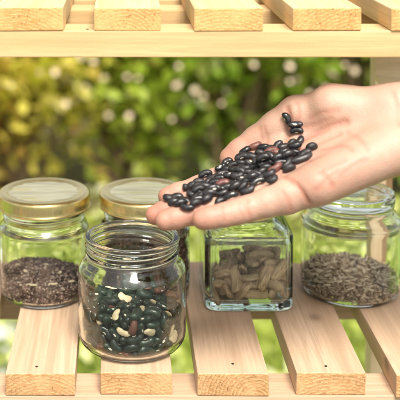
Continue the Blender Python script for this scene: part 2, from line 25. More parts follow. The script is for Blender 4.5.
# ------------------------------------------------------------------ helpers
def link(o, parent=None):
    COL.objects.link(o)
    if parent is not None: o.parent = parent
    return o
def tag(o, label=None, cat=None, group=None, kind=None):
    if label: o['label'] = label
    if cat: o['category'] = cat
    if group: o['group'] = group
    if kind: o['kind'] = kind
    return o
def empty(name, loc, label, cat, group=None):
    o = bpy.data.objects.new(name, None); link(o)
    o.location = Vector(loc)*S; o.empty_display_size = .02
    return tag(o, label, cat, group)
def mesh(name, vs, fs, mats, parent=None, origin=(0,0,0), smooth=False, fm=None):
    me = bpy.data.meshes.new(name)
    og = Vector(origin)
    me.from_pydata([((v[0]-og[0])*S, (v[1]-og[1])*S, (v[2]-og[2])*S) for v in vs], [], fs)
    if not isinstance(mats, (list, tuple)): mats = [mats]
    for m in mats: me.materials.append(m)
    if fm is not None: me.polygons.foreach_set('material_index', fm)
    if smooth: me.polygons.foreach_set('use_smooth', [True]*len(me.polygons))
    me.update()
    o = bpy.data.objects.new(name, me); link(o, parent)
    o.location = og*S
    if parent is not None: o.location = og*S - parent.location if parent.parent is None else og*S - parent.location - parent.parent.location
    return o
def recalc(o):
    bm = bmesh.new(); bm.from_mesh(o.data); bmesh.ops.recalc_face_normals(bm, faces=bm.faces); bm.to_mesh(o.data); bm.free()
def board(name, x0, x1, y0, y1, z0, z1, parent, mats, ends='y', bev=.09, jit=0.0):
    """a sawn board; material 0 on the long faces, 1 on the sawn ends"""
    c = Vector(((x0+x1)/2, (y0+y1)/2, (z0+z1)/2))
    bm = bmesh.new()
    bmesh.ops.create_cube(bm, size=1)
    for v in bm.verts:
        v.co = Vector((v.co.x*(x1-x0), v.co.y*(y1-y0), v.co.z*(z1-z0)))
        v.co += Vector([random.uniform(-jit, jit) for _ in range(3)])
    bmesh.ops.bevel(bm, geom=bm.edges[:], offset=bev, segments=2, affect='EDGES', profile=.6)
    ax = 'xyz'.index(ends)
    for f in bm.faces:
        f.material_index = 1 if abs(f.normal[ax]) > .8 else 0
        f.smooth = False
    for v in bm.verts: v.co *= S
    me = bpy.data.meshes.new(name); bm.to_mesh(me); bm.free()
    for m in mats: me.materials.append(m)
    o = bpy.data.objects.new(name, me); link(o, parent)
    o.location = c*S - (parent.location if parent else Vector())
    return o

# ------------------------------------------------------------------ materials
class N:
    def __init__(s, name):
        s.m = bpy.data.materials.new(name); s.m.use_nodes = True
        s.t = s.m.node_tree; s.t.nodes.clear()
        s.out = s.t.nodes.new('ShaderNodeOutputMaterial')
    def n(s, typ, **kw):
        nd = s.t.nodes.new('ShaderNode'+typ)
        for k, v in kw.items():
            if k.startswith('_'): setattr(nd, k[1:], v)
            else:
                key = {'c1':'Color1','c2':'Color2'}.get(k, k.replace('_',' '))
                nd.inputs[key].default_value = v
        return nd
    def l(s, a, b): s.t.links.new(a, b)
    def ramp(s, fac, stops):
        r = s.n('ValToRGB'); e = r.color_ramp.elements
        while len(e) < len(stops): e.new(.5)
        for i, (p, c) in enumerate(stops): e[i].position = p; e[i].color = (*c, 1)
        s.l(fac, r.inputs[0]); return r.outputs[0]
    def mix(s, fac, a, b, mode='MIX'):
        m = s.t.nodes.new('ShaderNodeMix'); m.data_type = 'RGBA'; m.blend_type = mode
        for i, v in ((0, fac), (6, a), (7, b)):
            if isinstance(v, bpy.types.NodeSocket): s.l(v, m.inputs[i])
            elif isinstance(v, (int, float)): m.inputs[i].default_value = v
            else: m.inputs[i].default_value = (*v, 1)
        return m.outputs[2]
    def noise(s, vec, scale, detail=3, rough=.5, dist=0):
        n = s.n('TexNoise'); n.inputs['Scale'].default_value = scale; n.inputs['Detail'].default_value = detail
        n.inputs['Roughness'].default_value = rough; n.inputs['Distortion'].default_value = dist
        if vec: s.l(vec, n.inputs['Vector'])
        return n.outputs['Fac']
    def mapped(s, scale, rand=True, coord='Object'):
        tc = s.n('TexCoord'); mp = s.n('Mapping'); mp.inputs['Scale'].default_value = scale
        s.l(tc.outputs[coord], mp.inputs[0])
        if rand:
            oi = s.n('ObjectInfo'); cx = s.n('CombineXYZ'); mu = s.n('Math', _operation='MULTIPLY'); mu.inputs[1].default_value = 37.0
            s.l(oi.outputs['Random'], mu.inputs[0])
            for i in range(3): s.l(mu.outputs[0], cx.inputs[i])
            s.l(cx.outputs[0], mp.inputs['Location'])
        return mp.outputs[0]
    def bump(s, h, strength, dist):
        b = s.n('Bump'); b.inputs['Strength'].default_value = strength; b.inputs['Distance'].default_value = dist
        s.l(h, b.inputs['Height']); return b.outputs[0]
    def pbr(s, color, rough=.5, normal=None, **kw):
        p = s.n('BsdfPrincipled')
        for nm, v in (('Base Color', color), ('Roughness', rough)):
            if isinstance(v, bpy.types.NodeSocket): s.l(v, p.inputs[nm])
            else: p.inputs[nm].default_value = (*v, 1) if isinstance(v, tuple) else v
        if normal: s.l(normal, p.inputs['Normal'])
        for k, v in kw.items():
            p.inputs[k.replace('_', ' ')].default_value = v
        s.l(p.outputs[0], s.out.inputs[0]); return p

def wood(name, light, dark, axis='y', knots=.75):
    """planed pine, grain running along one axis"""
    w = N(name)
    sx = {'y': (1, .05, 1), 'x': (.05, 1, 1), 'z': (1, 1, .05)}[axis]
    v = w.mapped(sx)
    wide = w.noise(v, 75, 2, .5, .5)
    fine = w.noise(v, 420, 3, .6)
    v2 = w.mapped((1, 1, 1)); blot = w.noise(v2, 9, 3, .5)
    fleck = w.noise(v2, 900, 2, .6)
    c = w.ramp(wide, [(.3, dark), (.5, tuple((a*.45+b*.55) for a, b in zip(dark, light))), (.68, light)])
    c = w.mix(w.ramp(fine, [(.35, (.55,)*3), (.62, (0,)*3)]), c, tuple(a*.78 for a in dark), 'MIX')
    c = w.mix(w.ramp(blot, [(.35, (0,)*3), (.7, (.32,)*3)]), c, tuple(x*y for x, y in zip(light, (.86, .80, .74))), 'MIX')
    c = w.mix(w.ramp(fleck, [(.3, (.25,)*3), (.42, (0,)*3)]), c, tuple(a*.6 for a in dark), 'MIX')
    st = w.noise(w.mapped({'y': (1, .012, 1), 'x': (.012, 1, 1), 'z': (1, 1, .012)}[axis]), 150, 2, .5)
    c = w.mix(w.ramp(st, [(.36, (.5,)*3), (.45, (0,)*3)]), c, tuple(a*.80 for a in dark))
    vo = w.n('TexVoronoi', _feature='F1'); w.l(w.mapped({'y': (1, .7, 1), 'x': (.7, 1, 1), 'z': (1, 1, .7)}[axis]), vo.inputs['Vector']); vo.inputs['Scale'].default_value = 13
    c = w.mix(w.ramp(vo.outputs['Distance'], [(.045, (knots,)*3), (.075, (knots/3,)*3), (.12, (0,)*3)]), c, tuple(a*.45 for a in dark))
    h = w.mix(.5, fine, fleck)
    w.pbr(c, .62, w.bump(h, .25, .0006), Specular_IOR_Level=.3)
    return w.m
def endgrain(name, light, dark):
    """rough sawn end with slanted growth rings"""
    w = N(name)
    v = w.mapped((1, 1, 1))
    tc = w.n('TexCoord'); oi = w.n('ObjectInfo'); mp = w.n('Mapping'); cx = w.n('CombineXYZ')
    for k, (a_, b_) in enumerate(((.07, -.035), (0, 0), (.05, .008))):     # heart of the log lies somewhere near the board
        mm = w.n('Math', _operation='MULTIPLY_ADD'); mm.inputs[1].default_value = a_; mm.inputs[2].default_value = b_
        fr = w.n('Math', _operation='FRACT'); m3 = w.n('Math', _operation='MULTIPLY'); m3.inputs[1].default_value = 1+k*5.3
        w.l(oi.outputs['Random'], m3.inputs[0]); w.l(m3.outputs[0], fr.inputs[0]); w.l(fr.outputs[0], mm.inputs[0]); w.l(mm.outputs[0], cx.inputs[k])
    w.l(tc.outputs['Object'], mp.inputs[0]); w.l(cx.outputs[0], mp.inputs['Location'])
    wv = w.n('TexWave', _wave_type='RINGS', _rings_direction='Y', _wave_profile='SAW'); w.l(mp.outputs[0], wv.inputs[0])
    wv.inputs['Scale'].default_value = 125; wv.inputs['Distortion'].default_value = 2.2; wv.inputs['Detail'].default_value = 3; wv.inputs['Detail Scale'].default_value = 1.5
    rot = w.n('Mapping'); rot.inputs['Rotation'].default_value = (0, .75, 0); rot.inputs['Scale'].default_value = (1, 1, 3.2); w.l(v, rot.inputs[0])
    saw = w.noise(rot.outputs[0], 260, 3, .7)
    pit = w.noise(v, 480, 3, .7)
    blot = w.noise(v, 50, 3, .6)
    c = w.mix(w.ramp(wv.outputs['Fac'], [(.25, (.0,)*3), (.9, (.8,)*3)]), light, dark)
    c = w.mix(w.ramp(saw, [(.40, (.75,)*3), (.54, (0,)*3)]), c, dark)
    c = w.mix(w.ramp(pit, [(.32, (.75,)*3), (.44, (0,)*3)]), c, tuple(a*.35 for a in dark))
    c = w.mix(w.ramp(blot, [(.42, (0,)*3), (.68, (.5,)*3)]), c, tuple(min(1, a*1.2) for a in light))
    h = w.mix(.5, saw, pit)
    w.pbr(c, .85, w.bump(h, .45, .0012), Specular_IOR_Level=.15)
    return w.m
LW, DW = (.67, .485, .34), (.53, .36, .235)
UW, UD = (.76, .58, .32), (.66, .45, .22)  # upper shelf: flare glow painted in as yellower, lighter pine
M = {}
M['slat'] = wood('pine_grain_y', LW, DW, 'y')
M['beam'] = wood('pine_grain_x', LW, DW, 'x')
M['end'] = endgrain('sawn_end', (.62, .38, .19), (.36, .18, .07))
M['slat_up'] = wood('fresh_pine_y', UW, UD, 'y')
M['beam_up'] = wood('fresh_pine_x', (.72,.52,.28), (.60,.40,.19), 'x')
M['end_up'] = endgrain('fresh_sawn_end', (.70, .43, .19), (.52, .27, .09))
M['post'] = wood('pine_grain_z', (.86,.70,.48), (.78,.60,.38), 'z', 0)
M['post_dark'] = wood('brown_grain_z', (.42,.27,.15), (.28,.17,.08), 'z')  # shade on the second board is painted into its browner colour

def simple(name, col, rough=.5, **kw):
    w = N(name); w.pbr(col, rough, **kw); return w.m
M['brace'] = wood('pale_pine', (.90, .78, .56), (.84, .70, .46), 'x', 0)  # flare brightness put into the paler wood colour
M['nail'] = simple('nail_head', (.06, .05, .045), .5, Metallic=.7)

def glass(name, col, ior=1.46, dens=None):
    w = N(name); g = w.n('BsdfGlass'); g.inputs['Color'].default_value = (*col, 1)
    g.inputs['IOR'].default_value = ior; g.inputs['Roughness'].default_value = 0
    v = w.noise(w.mapped((1,1,1)), 70, 1, .4)
    w.l(w.bump(v, .25, .0008), g.inputs['Normal'])
    w.l(g.outputs[0], w.out.inputs[0])
    if dens:
        va = w.n('VolumeAbsorption'); va.inputs['Color'].default_value = (*dens[0], 1); va.inputs['Density'].default_value = dens[1]
        w.l(va.outputs[0], w.out.inputs['Volume'])
    return w.m
M['glass'] = glass('clear_glass', (.985, .995, .985))
M['glass_green'] = glass('greenish_glass', (.955, .985, .975), 1.5)
w = N('gold_lacquer')
bn = w.noise(w.mapped((1,1,1)), 260, 3, .6)
w.pbr(w.mix(w.ramp(bn, [(.35, (0,)*3), (.7, (1,)*3)]), (.82, .69, .36), (.74, .60, .28)), .27, w.bump(bn, .08, .0004), Metallic=1.0)
M['gold'] = w.m
w = N('lid_panel')
bn = w.noise(w.mapped((1,1,1)), 120, 3, .6)
w.pbr(w.mix(bn, (.93, .80, .44), (.96, .86, .56)), .2, w.bump(w.noise(w.mapped((.25,1,1)), 60, 2, .5), .9, .003), Metallic=1.0)
M['lid_panel'] = w.m

def bean_mat(name, a, b, rough=.2, streak=None, eye=True):
    w = N(name); v = w.mapped((1, 1, 1)); n = w.noise(v, 160, 3, .6)
    oi = w.n('ObjectInfo')
    c = w.mix(w.ramp(n, [(.4, (0,)*3), (.65, (1,)*3)]), a, b)
    c = w.mix(oi.outputs['Random'], c, tuple(x*.55 for x in a), 'MIX') if streak is None else c
    if eye:      # the pale oval scar on the hollow side of the bean
        tc = w.n('TexCoord'); mp = w.n('Mapping'); mp.inputs['Scale'].default_value = (1/.0019, 1/.0040, 1/.0009); mp.inputs['Location'].default_value = (0, 1.0, 0)
        w.l(tc.outputs['Object'], mp.inputs[0]); ln = w.n('VectorMath', _operation='LENGTH'); w.l(mp.outputs[0], ln.inputs[0])
        c = w.mix(w.ramp(ln.outputs['Value'], [(.8, (1,)*3), (.95, (0,)*3)]), c, (.85, .78, .64))
    o2 = w.n('ObjectInfo'); fr = w.n('Math', _operation='FRACT'); m5 = w.n('Math', _operation='MULTIPLY'); m5.inputs[1].default_value = 7.3
    w.l(o2.outputs['Random'], m5.inputs[0]); w.l(m5.outputs[0], fr.inputs[0])
    ma = w.n('Math', _operation='MULTIPLY_ADD'); ma.inputs[1].default_value = .30; ma.inputs[2].default_value = rough; w.l(fr.outputs[0], ma.inputs[0])
    dn = w.noise(v, 700, 3, .7)
    c = w.mix(w.ramp(dn, [(.55, (0,)*3), (.75, (.12,)*3)]), c, (.5, .42, .33))
    w.pbr(c, ma.outputs[0], w.bump(n, .35, .0012), Specular_IOR_Level=.5)
    return w.m
M['bean_black'] = bean_mat('black_bean', (.014, .014, .017), (.034, .030, .034), .2)
M['bean_red'] = bean_mat('reddish_bean', (.12, .04, .032), (.20, .085, .065), .3, 1)
M['bean_green'] = bean_mat('dark_green_bean', (.010, .030, .017), (.022, .055, .030), .24)
M['bean_brown'] = bean_mat('brown_bean', (.13, .05, .028), (.22, .09, .05), .28, 1)
M['bean_cream'] = bean_mat('cream_bean', (.72, .58, .34), (.85, .74, .5), .35, 1, False)
M['hilum'] = simple('bean_eye', (.72, .64, .5), .6)
w = N('pod_husk')
v = w.mapped((.14, 1, 1)); a = w.noise(v, 700, 2, .6); b = w.noise(w.mapped((1,1,1)), 120, 3, .6)
c = w.ramp(a, [(.34, (.06, .03, .02)), (.45, (.36, .225, .13)), (.58, (.66, .46, .29)), (.75, (.82, .64, .44))])
c = w.mix(w.ramp(b, [(.4, (0,)*3), (.7, (.4,)*3)]), c, (.30, .19, .12))
oi = w.n('ObjectInfo'); c = w.mix(w.ramp(oi.outputs['Random'], [(0, (0,)*3), (1, (.55,)*3)]), c, (.80, .60, .38))
w.pbr(c, .8, w.bump(a, .7, .0012), Specular_IOR_Level=.2); M['pod'] = w.m
w = N('striped_seed')
v = w.mapped((.08, 1, 1)); a = w.noise(v, 1100, 1, .5)
oi = w.n('ObjectInfo')
c = w.ramp(a, [(.36, (.25, .19, .14)), (.47, (.62, .50, .37)), (.6, (.88, .79, .64))])
c = w.mix(w.ramp(oi.outputs['Random'], [(0, (.0,)*3), (1, (.55,)*3)]), c, (.36, .27, .19))
w.pbr(c, .6, Specular_IOR_Level=.35); M['seed'] = w.m
def cellmat(name, stops, rough, sc_, spec=.3):
    w = N(name); at = w.n('Attribute', _attribute_name='tint')
    w.pbr(w.ramp(at.outputs['Fac'], stops), rough, Specular_IOR_Level=spec); return w.m
M['tiny'] = cellmat('tiny_dark_seed', [(0, (.035,.018,.016)), (.4, (.10,.055,.05)), (.65, (.22,.125,.105)), (.88,(.42,.31,.27)), (1, (.66,.54,.40))], .4, 1, .5)
M['seedmass'] = cellmat('loose_seed', [(0, (.16,.11,.08)), (.5, (.42,.32,.23)), (1, (.75,.62,.46))], .7, 1)
M['brownmass'] = cellmat('brown_seed', [(0, (.05,.028,.02)), (.6, (.13,.07,.045)), (1, (.24,.13,.09))], .4, 1, .5)
M['husk'] = simple('pale_husk', (.88, .74, .50), .6)

# ------------------------------------------------------------------ rack
ZL = CAMH-36.4          # top of the lower slats
ZU = CAMH-9.6           # top of the upper slats
TH, BH = 1.65, 1.85
rack = empty('wooden_rack', (0, 73, 0), 'pale pine two-shelf rack of sawn slats nailed on crossbeams, holding the jars', 'rack')
def nail(parent, x, y, z):
    vs = [(x, y, z+.06)]; n = 10
    for k in range(n): a = 2*PI*k/n; vs.append((x+.10*math.cos(a), y+.10*math.sin(a), z+.045))
    for k in range(n): a = 2*PI*k/n; vs.append((x+.10*math.cos(a), y+.10*math.sin(a), z-.2))
    fs = [(0, 1+k, 1+(k+1)%n) for k in range(n)] + [(1+k, 1+n+k, 1+n+(k+1)%n, 1+(k+1)%n) for k in range(n)]
    me = bpy.data.meshes.new('nail'); me.from_pydata([Vector(v)*S for v in vs], [], fs); me.materials.append(M['nail'])
    o = bpy.data.objects.new('nail', me); link(o, parent)
    o.location = -(parent.location + parent.parent.location)
    return o
lower_x = [(-22.4,-17.3),(-15.3,-10.2),(-8.33,-3.26),(-1.40,3.80),(5.60,10.80),(12.80,17.85),(19.95,25.0)]
for i, (a, b) in enumerate(lower_x):
    dy = [0,.1,0,.15,0,.1,-.25][i]
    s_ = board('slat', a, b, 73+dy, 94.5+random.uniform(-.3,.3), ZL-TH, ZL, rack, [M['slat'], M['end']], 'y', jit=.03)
    if i != 3: nail(s_, (a+b)/2-.1+random.uniform(-.3,.3), 74.3+random.uniform(-.3,.5), ZL)
    nail(s_, (a+b)/2+random.uniform(-.4,.4), 91.6, ZL)
for y in (73.05, 90.0):
    board('crossbeam', -27.0, 28.5, y, y+3.4, ZL-TH-BH, ZL-TH-.004, rack, [M['beam'], M['end']], 'x', jit=.0)
cx = [-25.2,-18.25,-11.3,-4.0]
for i in range(8):
    a = -6.55-4.86+ (i-2)*6.95 if i < 2 else 0
upper_x = [(-22.55,-17.75),(-15.8,-10.95),(-8.8,-3.98),(-1.82,2.87),(5.17,10.0),(12.1,16.92),(18.95,23.8)]
for i, (a, b) in enumerate(upper_x):
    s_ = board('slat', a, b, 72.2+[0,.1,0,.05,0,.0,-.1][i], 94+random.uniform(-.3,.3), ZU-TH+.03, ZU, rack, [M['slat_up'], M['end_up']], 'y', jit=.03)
    nail(s_, (a+b)/2+.3, 84.6, ZU)
for y in (72.25, 83.0, 90.0):
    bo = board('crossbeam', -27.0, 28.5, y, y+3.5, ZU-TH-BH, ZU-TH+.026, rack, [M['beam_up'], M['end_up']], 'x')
    if y < 73: nail(bo, -2.3, 72.9, ZU-TH+.02)
# posts
ztop = ZU-TH-BH
for x0, y0, w_ in ((-27.0, 69.9, 2.2), (26.6, 69.9, 2.2), (-27.0, 94.9, 2.2)):
    board('post', x0, x0+w_, y0, y0+2.1, 0, ZU+.5, rack, [M['post'], M['end']], 'z')
board('post', 23.55, 24.75, 94.9, 96.9, 0, ZU-.5, rack, [M['post'], M['end']], 'z')
board('post_strip', 24.8, 25.45, 95.3, 97.2, 0, ZU-.5, rack, [M['post_dark'], M['end']], 'z')
pts = [P(376.5, 50, 88), P(375.3, 75, 88), P(382.5, 87, 88), P(430, 110, 88), P(430, 50, 88)]
bv = [(p.x, 88.0, p.z) for p in pts] + [(p.x, 89.6, p.z) for p in pts]; k = len(pts)
bo = mesh('corner_brace', bv, [tuple(range(k))[::-1], tuple(range(k, 2*k))] + [(i, (i+1)%k, (i+1)%k+k, i+k) for i in range(k)], M['brace'], rack)
recalc(bo)

# ------------------------------------------------------------------ jars
def ring_mesh(rows, n, cap0=True, cap1=True):
    """rows: list of functions/tuples giving n points each"""
    vs = [p for r in rows for p in r]; fs = []
    for j in range(len(rows)-1):
        for k in range(n):
            a = j*n+k; b = j*n+(k+1)%n; fs.append((a, b, b+n, a+n))
    return vs, fs
def lathe_pts(prof, n, cx, cy, z0, rmod=None, sq=None):
    rows = []
    for q in prof:
        r, z = q[0], q[1]; row = []
        e = q[2] if len(q) > 2 else 0          # squareness 0 round .. 1 square
        for k in range(n):
            a = 2*PI*(k+.5)/n; c, s_ = math.cos(a), math.sin(a)
            rr = r
            if e > 0:
                p_ = 2 + e*7
                rr = r/((abs(c)**p_ + abs(s_)**p_)**(1/p_))
            if rmod: rr += rmod(r, z, a)
            row.append((cx+rr*c, cy+rr*s_, z0+z))
        rows.append(row)
    return rows
def smooth_prof(prof, sub=3):
    out = []
    for i in range(len(prof)-1):
        p0 = prof[max(i-1, 0)]; p1 = prof[i]; p2 = prof[i+1]; p3 = prof[min(i+2, len(prof)-1)]
        for t in range(sub):
            t_ = t/sub
            out.append(tuple(.5*((2*b)+(-a+c)*t_+(2*a-5*b+4*c-d)*t_*t_+(-a+3*b-3*c+d)*t_**3) for a, b, c, d in zip(p0, p1, p2, p3)))
    out.append(prof[-1]); return out
def jar_mesh(name, outer, inner, cx, cy, mat, parent=None, n=128, rmod=None, label=None):
    prof = smooth_prof(outer) + smooth_prof(inner)
    prof = [tuple([max(p[0], 0.001), *p[1:]]) for p in prof]
    vs, fs = ring_mesh(lathe_pts(prof, n, cx, cy, ZL+.01, rmod), n)
    L = len(prof)
    fs.append(tuple(range(n))[::-1]); fs.append(tuple(range((L-1)*n, L*n)))
    o = mesh(name, vs, fs, mat, parent, (cx, cy, ZL), True); recalc(o)
    return o
def threads(zc, amp, w_, turns=1.15, rmin=3.0, zlo=6.6):
    def f(r, z, a):
        if r < rmin or z < zlo: return 0
        s_ = 0
        for k in (-1, 0, 1):
            z_ = zc + .42*(a/(2*PI)) + k*.42*1.0
            if k == -1 and a > PI*.3: pass
            s_ += amp*math.exp(-((z-z_)/w_)**2) * (1 if -1 < k < 1 else .8)
        return s_
    return f
def jar_round(name, cx, cy, R, H, rn, parent=None):
    """wide mouth preserve jar: heel, straight wall, rounded shoulder, threaded neck, beaded lip"""
    sh = H-2.75
    outer = [(.2,.16),(R-1.4,.12),(R-.95,.02),(R-.55,.05),(R-.16,.45),(R,1.1),(R,2.4),(R,sh-.9),(R-.02,sh),(R-.14,sh+.45),(R-.42,sh+.85),(rn+.06,sh+1.12)]
    nz = 14; z0 = sh+1.25; z1 = H-.42
    outer += [(rn, z0+(z1-z0)*i/nz) for i in range(nz+1)]
    outer += [(rn+.13,H-.33),(rn+.17,H-.2),(rn+.1,H-.05),(rn-.05,H)]
    ri = rn-.27
    inner = [(ri+.05,H-.02),(ri,H-.15),(ri,z0),(ri+.1,sh+1.0),(R-.62,sh+.62),(R-.34,sh+.2),(R-.25,sh-.5),(R-.24,1.6),(R-.4,.65),(R-1.0,.34),(.2,.40)]
    def rm(r, z, a):
        if z < z0-.15 or z > H-.42 or r < rn-.05: return 0
        s_ = 0
        for k in (-2, -1, 0, 1, 2):
            zz = z0+.18+.62*(((a+2.2) % (2*PI))/(2*PI)+k)
            s_ += .17*math.exp(-((z-zz)/.13)**2)
        e = min(1, max(0, (z-z0+.15)/.2))*min(1, max(0, (H-.42-z)/.2))
        return s_*e
    return jar_mesh(name, outer, inner, cx, cy, M['glass'], parent, 160, rm)
def lid(cx, cy, z, R, parent):
    prof = [(.1,.42),(R-.95,.42),(R-.8,.44),(R-.68,.53),(R-.30,.55),(R-.10,.46),(R,.25),(R,-.55),(R+.06,-.62),(R+.06,-.74),(R-.06,-.80),(R-.14,-.74),(R-.14,.2),(.1,.3)]
    prof = [prof[0]] + smooth_prof(prof[1:-1], 3) + [prof[-1]]
    n = 96
    vs, fs = ring_mesh(lathe_pts(prof, n, cx, cy, z, lambda r, zz, a: .035*math.cos(60*a) if (r > R-.05 and -.5 < zz < .15) else 0), n)
    o = mesh('lid', vs, fs, M['gold'], parent, (cx, cy, ZL), True); recalc(o)
    prof = [(.02,.425+.035),(R-1.25,.46),(R-1.02,.455),(R-.95,.425)]
    vs, fs = ring_mesh(lathe_pts(prof, n, cx, cy, z), n); fs.append(tuple(range(n)))
    q = mesh('lid_panel', vs, fs, M['lid_panel'], o, (cx, cy, ZL), True); recalc(q)
    q.location = (0, 0, 0)
    return o
J1 = (.93, 78.1); J2 = (-6.5, 87.3); J3 = (2.15, 87.3); J4 = (10.7, 87.1); J5 = (20.0, 88.0)
o = jar_round('glass_jar', *J1, 4.15, 8.5, 3.48)
tag(o, 'open glass jar without lid, nearest to the viewer, filled with dark green beans', 'jar')
for (c, lab) in ((J2, 'gold-lidded glass jar at the left edge holding a low heap of tiny dark seeds'),
                 (J3, 'gold-lidded glass jar standing behind the open jar and the fingertips')):
    t = empty('glass_jar', (c[0], c[1], ZL), lab, 'jar', 'jars closed with gold lids')
    g_ = jar_round('glass_body', *c, 3.85, 8.55, 3.35, t); g_.location = (0, 0, 0)
    l_ = lid(*c, ZL+8.55, 3.92, t); l_.location = (0, 0, 0)
# square bottle
t = empty('square_jar', (*J4, ZL), 'square green-tinted glass jar full of rough brown seed pods, under the hand', 'jar')
outer = [(.2,.25,1),(2.9,.18,1),(3.25,.02,1),(3.5,.08,1),(3.66,.35,1),(3.7,.8,1),(3.7,3.2,1),(3.7,5.9,1),(3.62,6.25,1),(3.35,6.55,1),(2.85,6.8,.6),(2.6,7.0,.1),(2.55,7.3,0),(2.55,8.0,0),(2.5,8.1,0)]
inner = [(2.3,8.1,0),(2.25,7.9,0),(2.25,7.0,0),(2.5,6.6,.4),(3.1,6.25,1),(3.3,5.8,1),(3.36,5.0,1),(3.36,1.3,1),(3.2,.85,1),(2.7,.5,1),(.2,.55,1)]
g_ = jar_mesh('glass_body', outer, inner, *J4, M['glass_green'], t, 160); g_.location = (0, 0, 0)
l_ = lid(*J4, ZL+8.1, 2.75, t); l_.location = (0, 0, 0)
# right jar with a clear glass stopper
t = empty('glass_jar', (*J5, ZL), 'wide round glass jar with clear glass lid at the right edge, holding striped seeds', 'jar')
R = 4.3
outer = [(.2,.30),(R-1.4,.22),(R-.95,.03),(R-.5,.06),(R-.13,.5),(R,1.2),(R,2.6),(R,5.9),(R-.06,6.4),(R-.3,6.85),(R-.62,7.1),(3.45,7.3),(3.4,7.5),(3.52,7.62),(3.58,7.75),(3.5,7.88)]
inner = [(3.2,7.88),(3.12,7.7),(3.12,7.4),(3.35,7.0),(R-.62,6.7),(R-.35,6.3),(R-.25,5.8),(R-.25,1.6),(R-.4,.65),(R-1.0,.34),(.2,.40)]
g_ = jar_mesh('glass_body', outer, inner, *J5, M['glass'], t, 128); g_.location = (0, 0, 0)
prof = [(.1,8.0),(2.7,8.0),(3.0,7.92),(3.5,7.92),(3.62,8.0),(3.64,8.3),(3.62,8.75),(3.5,8.92),(3.2,8.98),(.1,8.98)]
n = 96
vs, fs = ring_mesh(lathe_pts([prof[0]]+smooth_prof(prof[1:-1])+[prof[-1]], n, *J5, ZL), n); fs += [tuple(range(n)), tuple(range(len(vs)-n, len(vs)))]
o = mesh('glass_lid', vs, fs, M['glass'], t, (*J5, ZL), True); recalc(o); o.location = (0, 0, 0)

# ------------------------------------------------------------------ beans, pods, seeds
def bean_mesh(name, mat, L=1.25, W=.68, T=.60, bend=.12, hil=True):
    bm = bmesh.new(); bmesh.ops.create_uvsphere(bm, u_segments=16, v_segments=10, radius=.5)
    bmesh.ops.rotate(bm, verts=bm.verts, matrix=Matrix.Rotation(PI/2, 3, 'Y'))
    for f in bm.faces:
        c = f.calc_center_median()
        f.smooth = True
        f.material_index = 0
    for v in bm.verts:
        x, y, z = v.co*2
        q_ = math.sqrt(max(0, 1-abs(x)**2.9))/max(.05, math.sqrt(max(0, 1-x*x)))if abs(x) < .995 else 1.0
        w_ = min(q_, 1.35)
        v.co = Vector((x*L/2, (y*W/2*w_ + bend*(-x*x)*1.0 - .09*math.exp(-(x/.35)**2)*(1 if y < 0 else 0)*y + bend*.4), z*T/2*w_))*S
    me = bpy.data.meshes.new(name); bm.to_mesh(me); bm.free(); me.materials.append(mat); me.materials.append(M['hilum']); return me
BM = {k: bean_mesh('bean', M['bean_'+k], hil=(k not in ('cream',))) for k in ('black', 'red', 'green', 'brown', 'cream')}
def place(me, name, loc, rot, label, cat, group, scale=1):
    o = bpy.data.objects.new(name, me); link(o)
    o.location = Vector(loc)*S; o.rotation_euler = rot; o.scale = (scale,)*3 if isinstance(scale, (int, float)) else scale
    return tag(o, label, cat, group)
ZTOP = sorted(q[2] for q in BEANS)[-15]
for i, (x, y, z, a, b, c) in enumerate(BEANS):
    r = math.hypot(x, y)
    if (r < 2.7 or y > 1.6) and z < ZTOP-.75: continue
    u = (i*7919 % 100)/100
    k = 'green' if u < .85 else ('brown' if u < .90 else 'cream')
    place(BM[k], 'bean', (J1[0]+x*.985, J1[1]+y*.985, ZL+z-.2), (a, b, c),
          {'green': 'dark green bean packed inside the open glass jar', 'brown': 'reddish brown bean among the green ones inside the open jar', 'cream': 'cream coloured bean among the green ones inside the open jar'}[k], 'bean',
          {'green': 'dark green beans in the open jar', 'brown': 'brown beans in the open jar', 'cream': 'cream beans in the open jar'}[k],
          .96+.1*((i*31) % 10)/10 if k != 'cream' else (.9, [1.15, .75, .9][i % 3], .55))
# pods
def pod_mesh(seed):
    r_ = random.Random(seed); bm = bmesh.new(); bmesh.ops.create_uvsphere(bm, u_segments=20, v_segments=12, radius=1)
    bmesh.ops.rotate(bm, verts=bm.verts, matrix=Matrix.Rotation(PI/2, 3, 'Y'))
    ph = r_.uniform(0, 6); tw = r_.uniform(-.25, .25)
    for v in bm.verts:
        x, y, z = v.co; a = math.atan2(z, y)
        rad = 1 + .11*math.cos(7*a+ph) + .05*math.sin(9*x+ph) + r_.uniform(-.03, .03)
        sx = math.copysign(abs(x)**.62, x)
        q = max(.0, 1-abs(sx)**3.2)**.5
        rr = math.hypot(y, z); f_ = (q*.62+.38*(1 if abs(x) < .985 else .2))*(1-.10*r_.random())
        if rr > 1e-4:
            cy_, cz_ = y/rr, z/rr; bx = 1/((abs(cy_)**5+abs(cz_)**5)**.2); y, z = cy_*f_*bx*.92, cz_*f_*bx*.86
        v.co = Vector((sx*1.08, y*.50*rad + tw*sx*sx, z*.28*rad + .10*math.sin(2.2*sx+ph)))*S
    for f in bm.faces: f.smooth = True
    me = bpy.data.meshes.new('seed_pod'); bm.to_mesh(me); bm.free(); me.materials.append(M['pod']); return me
PM = [pod_mesh(i) for i in range(6)]
for i, (x, y, z, a, b, c) in enumerate(PODS):
    if z > min(3.3 + .35*x, 4.3 - .25*max(y, 0)): continue
    place(PM[i % 6], 'seed_pod', (J4[0]+x*.985, J4[1]+y*.985, ZL+z-.03), (a, b, c), 'rough ridged brown seed pod inside the square glass jar', 'seed pod', 'seed pods in the square jar', .95+.1*((i*13) % 10)/10)

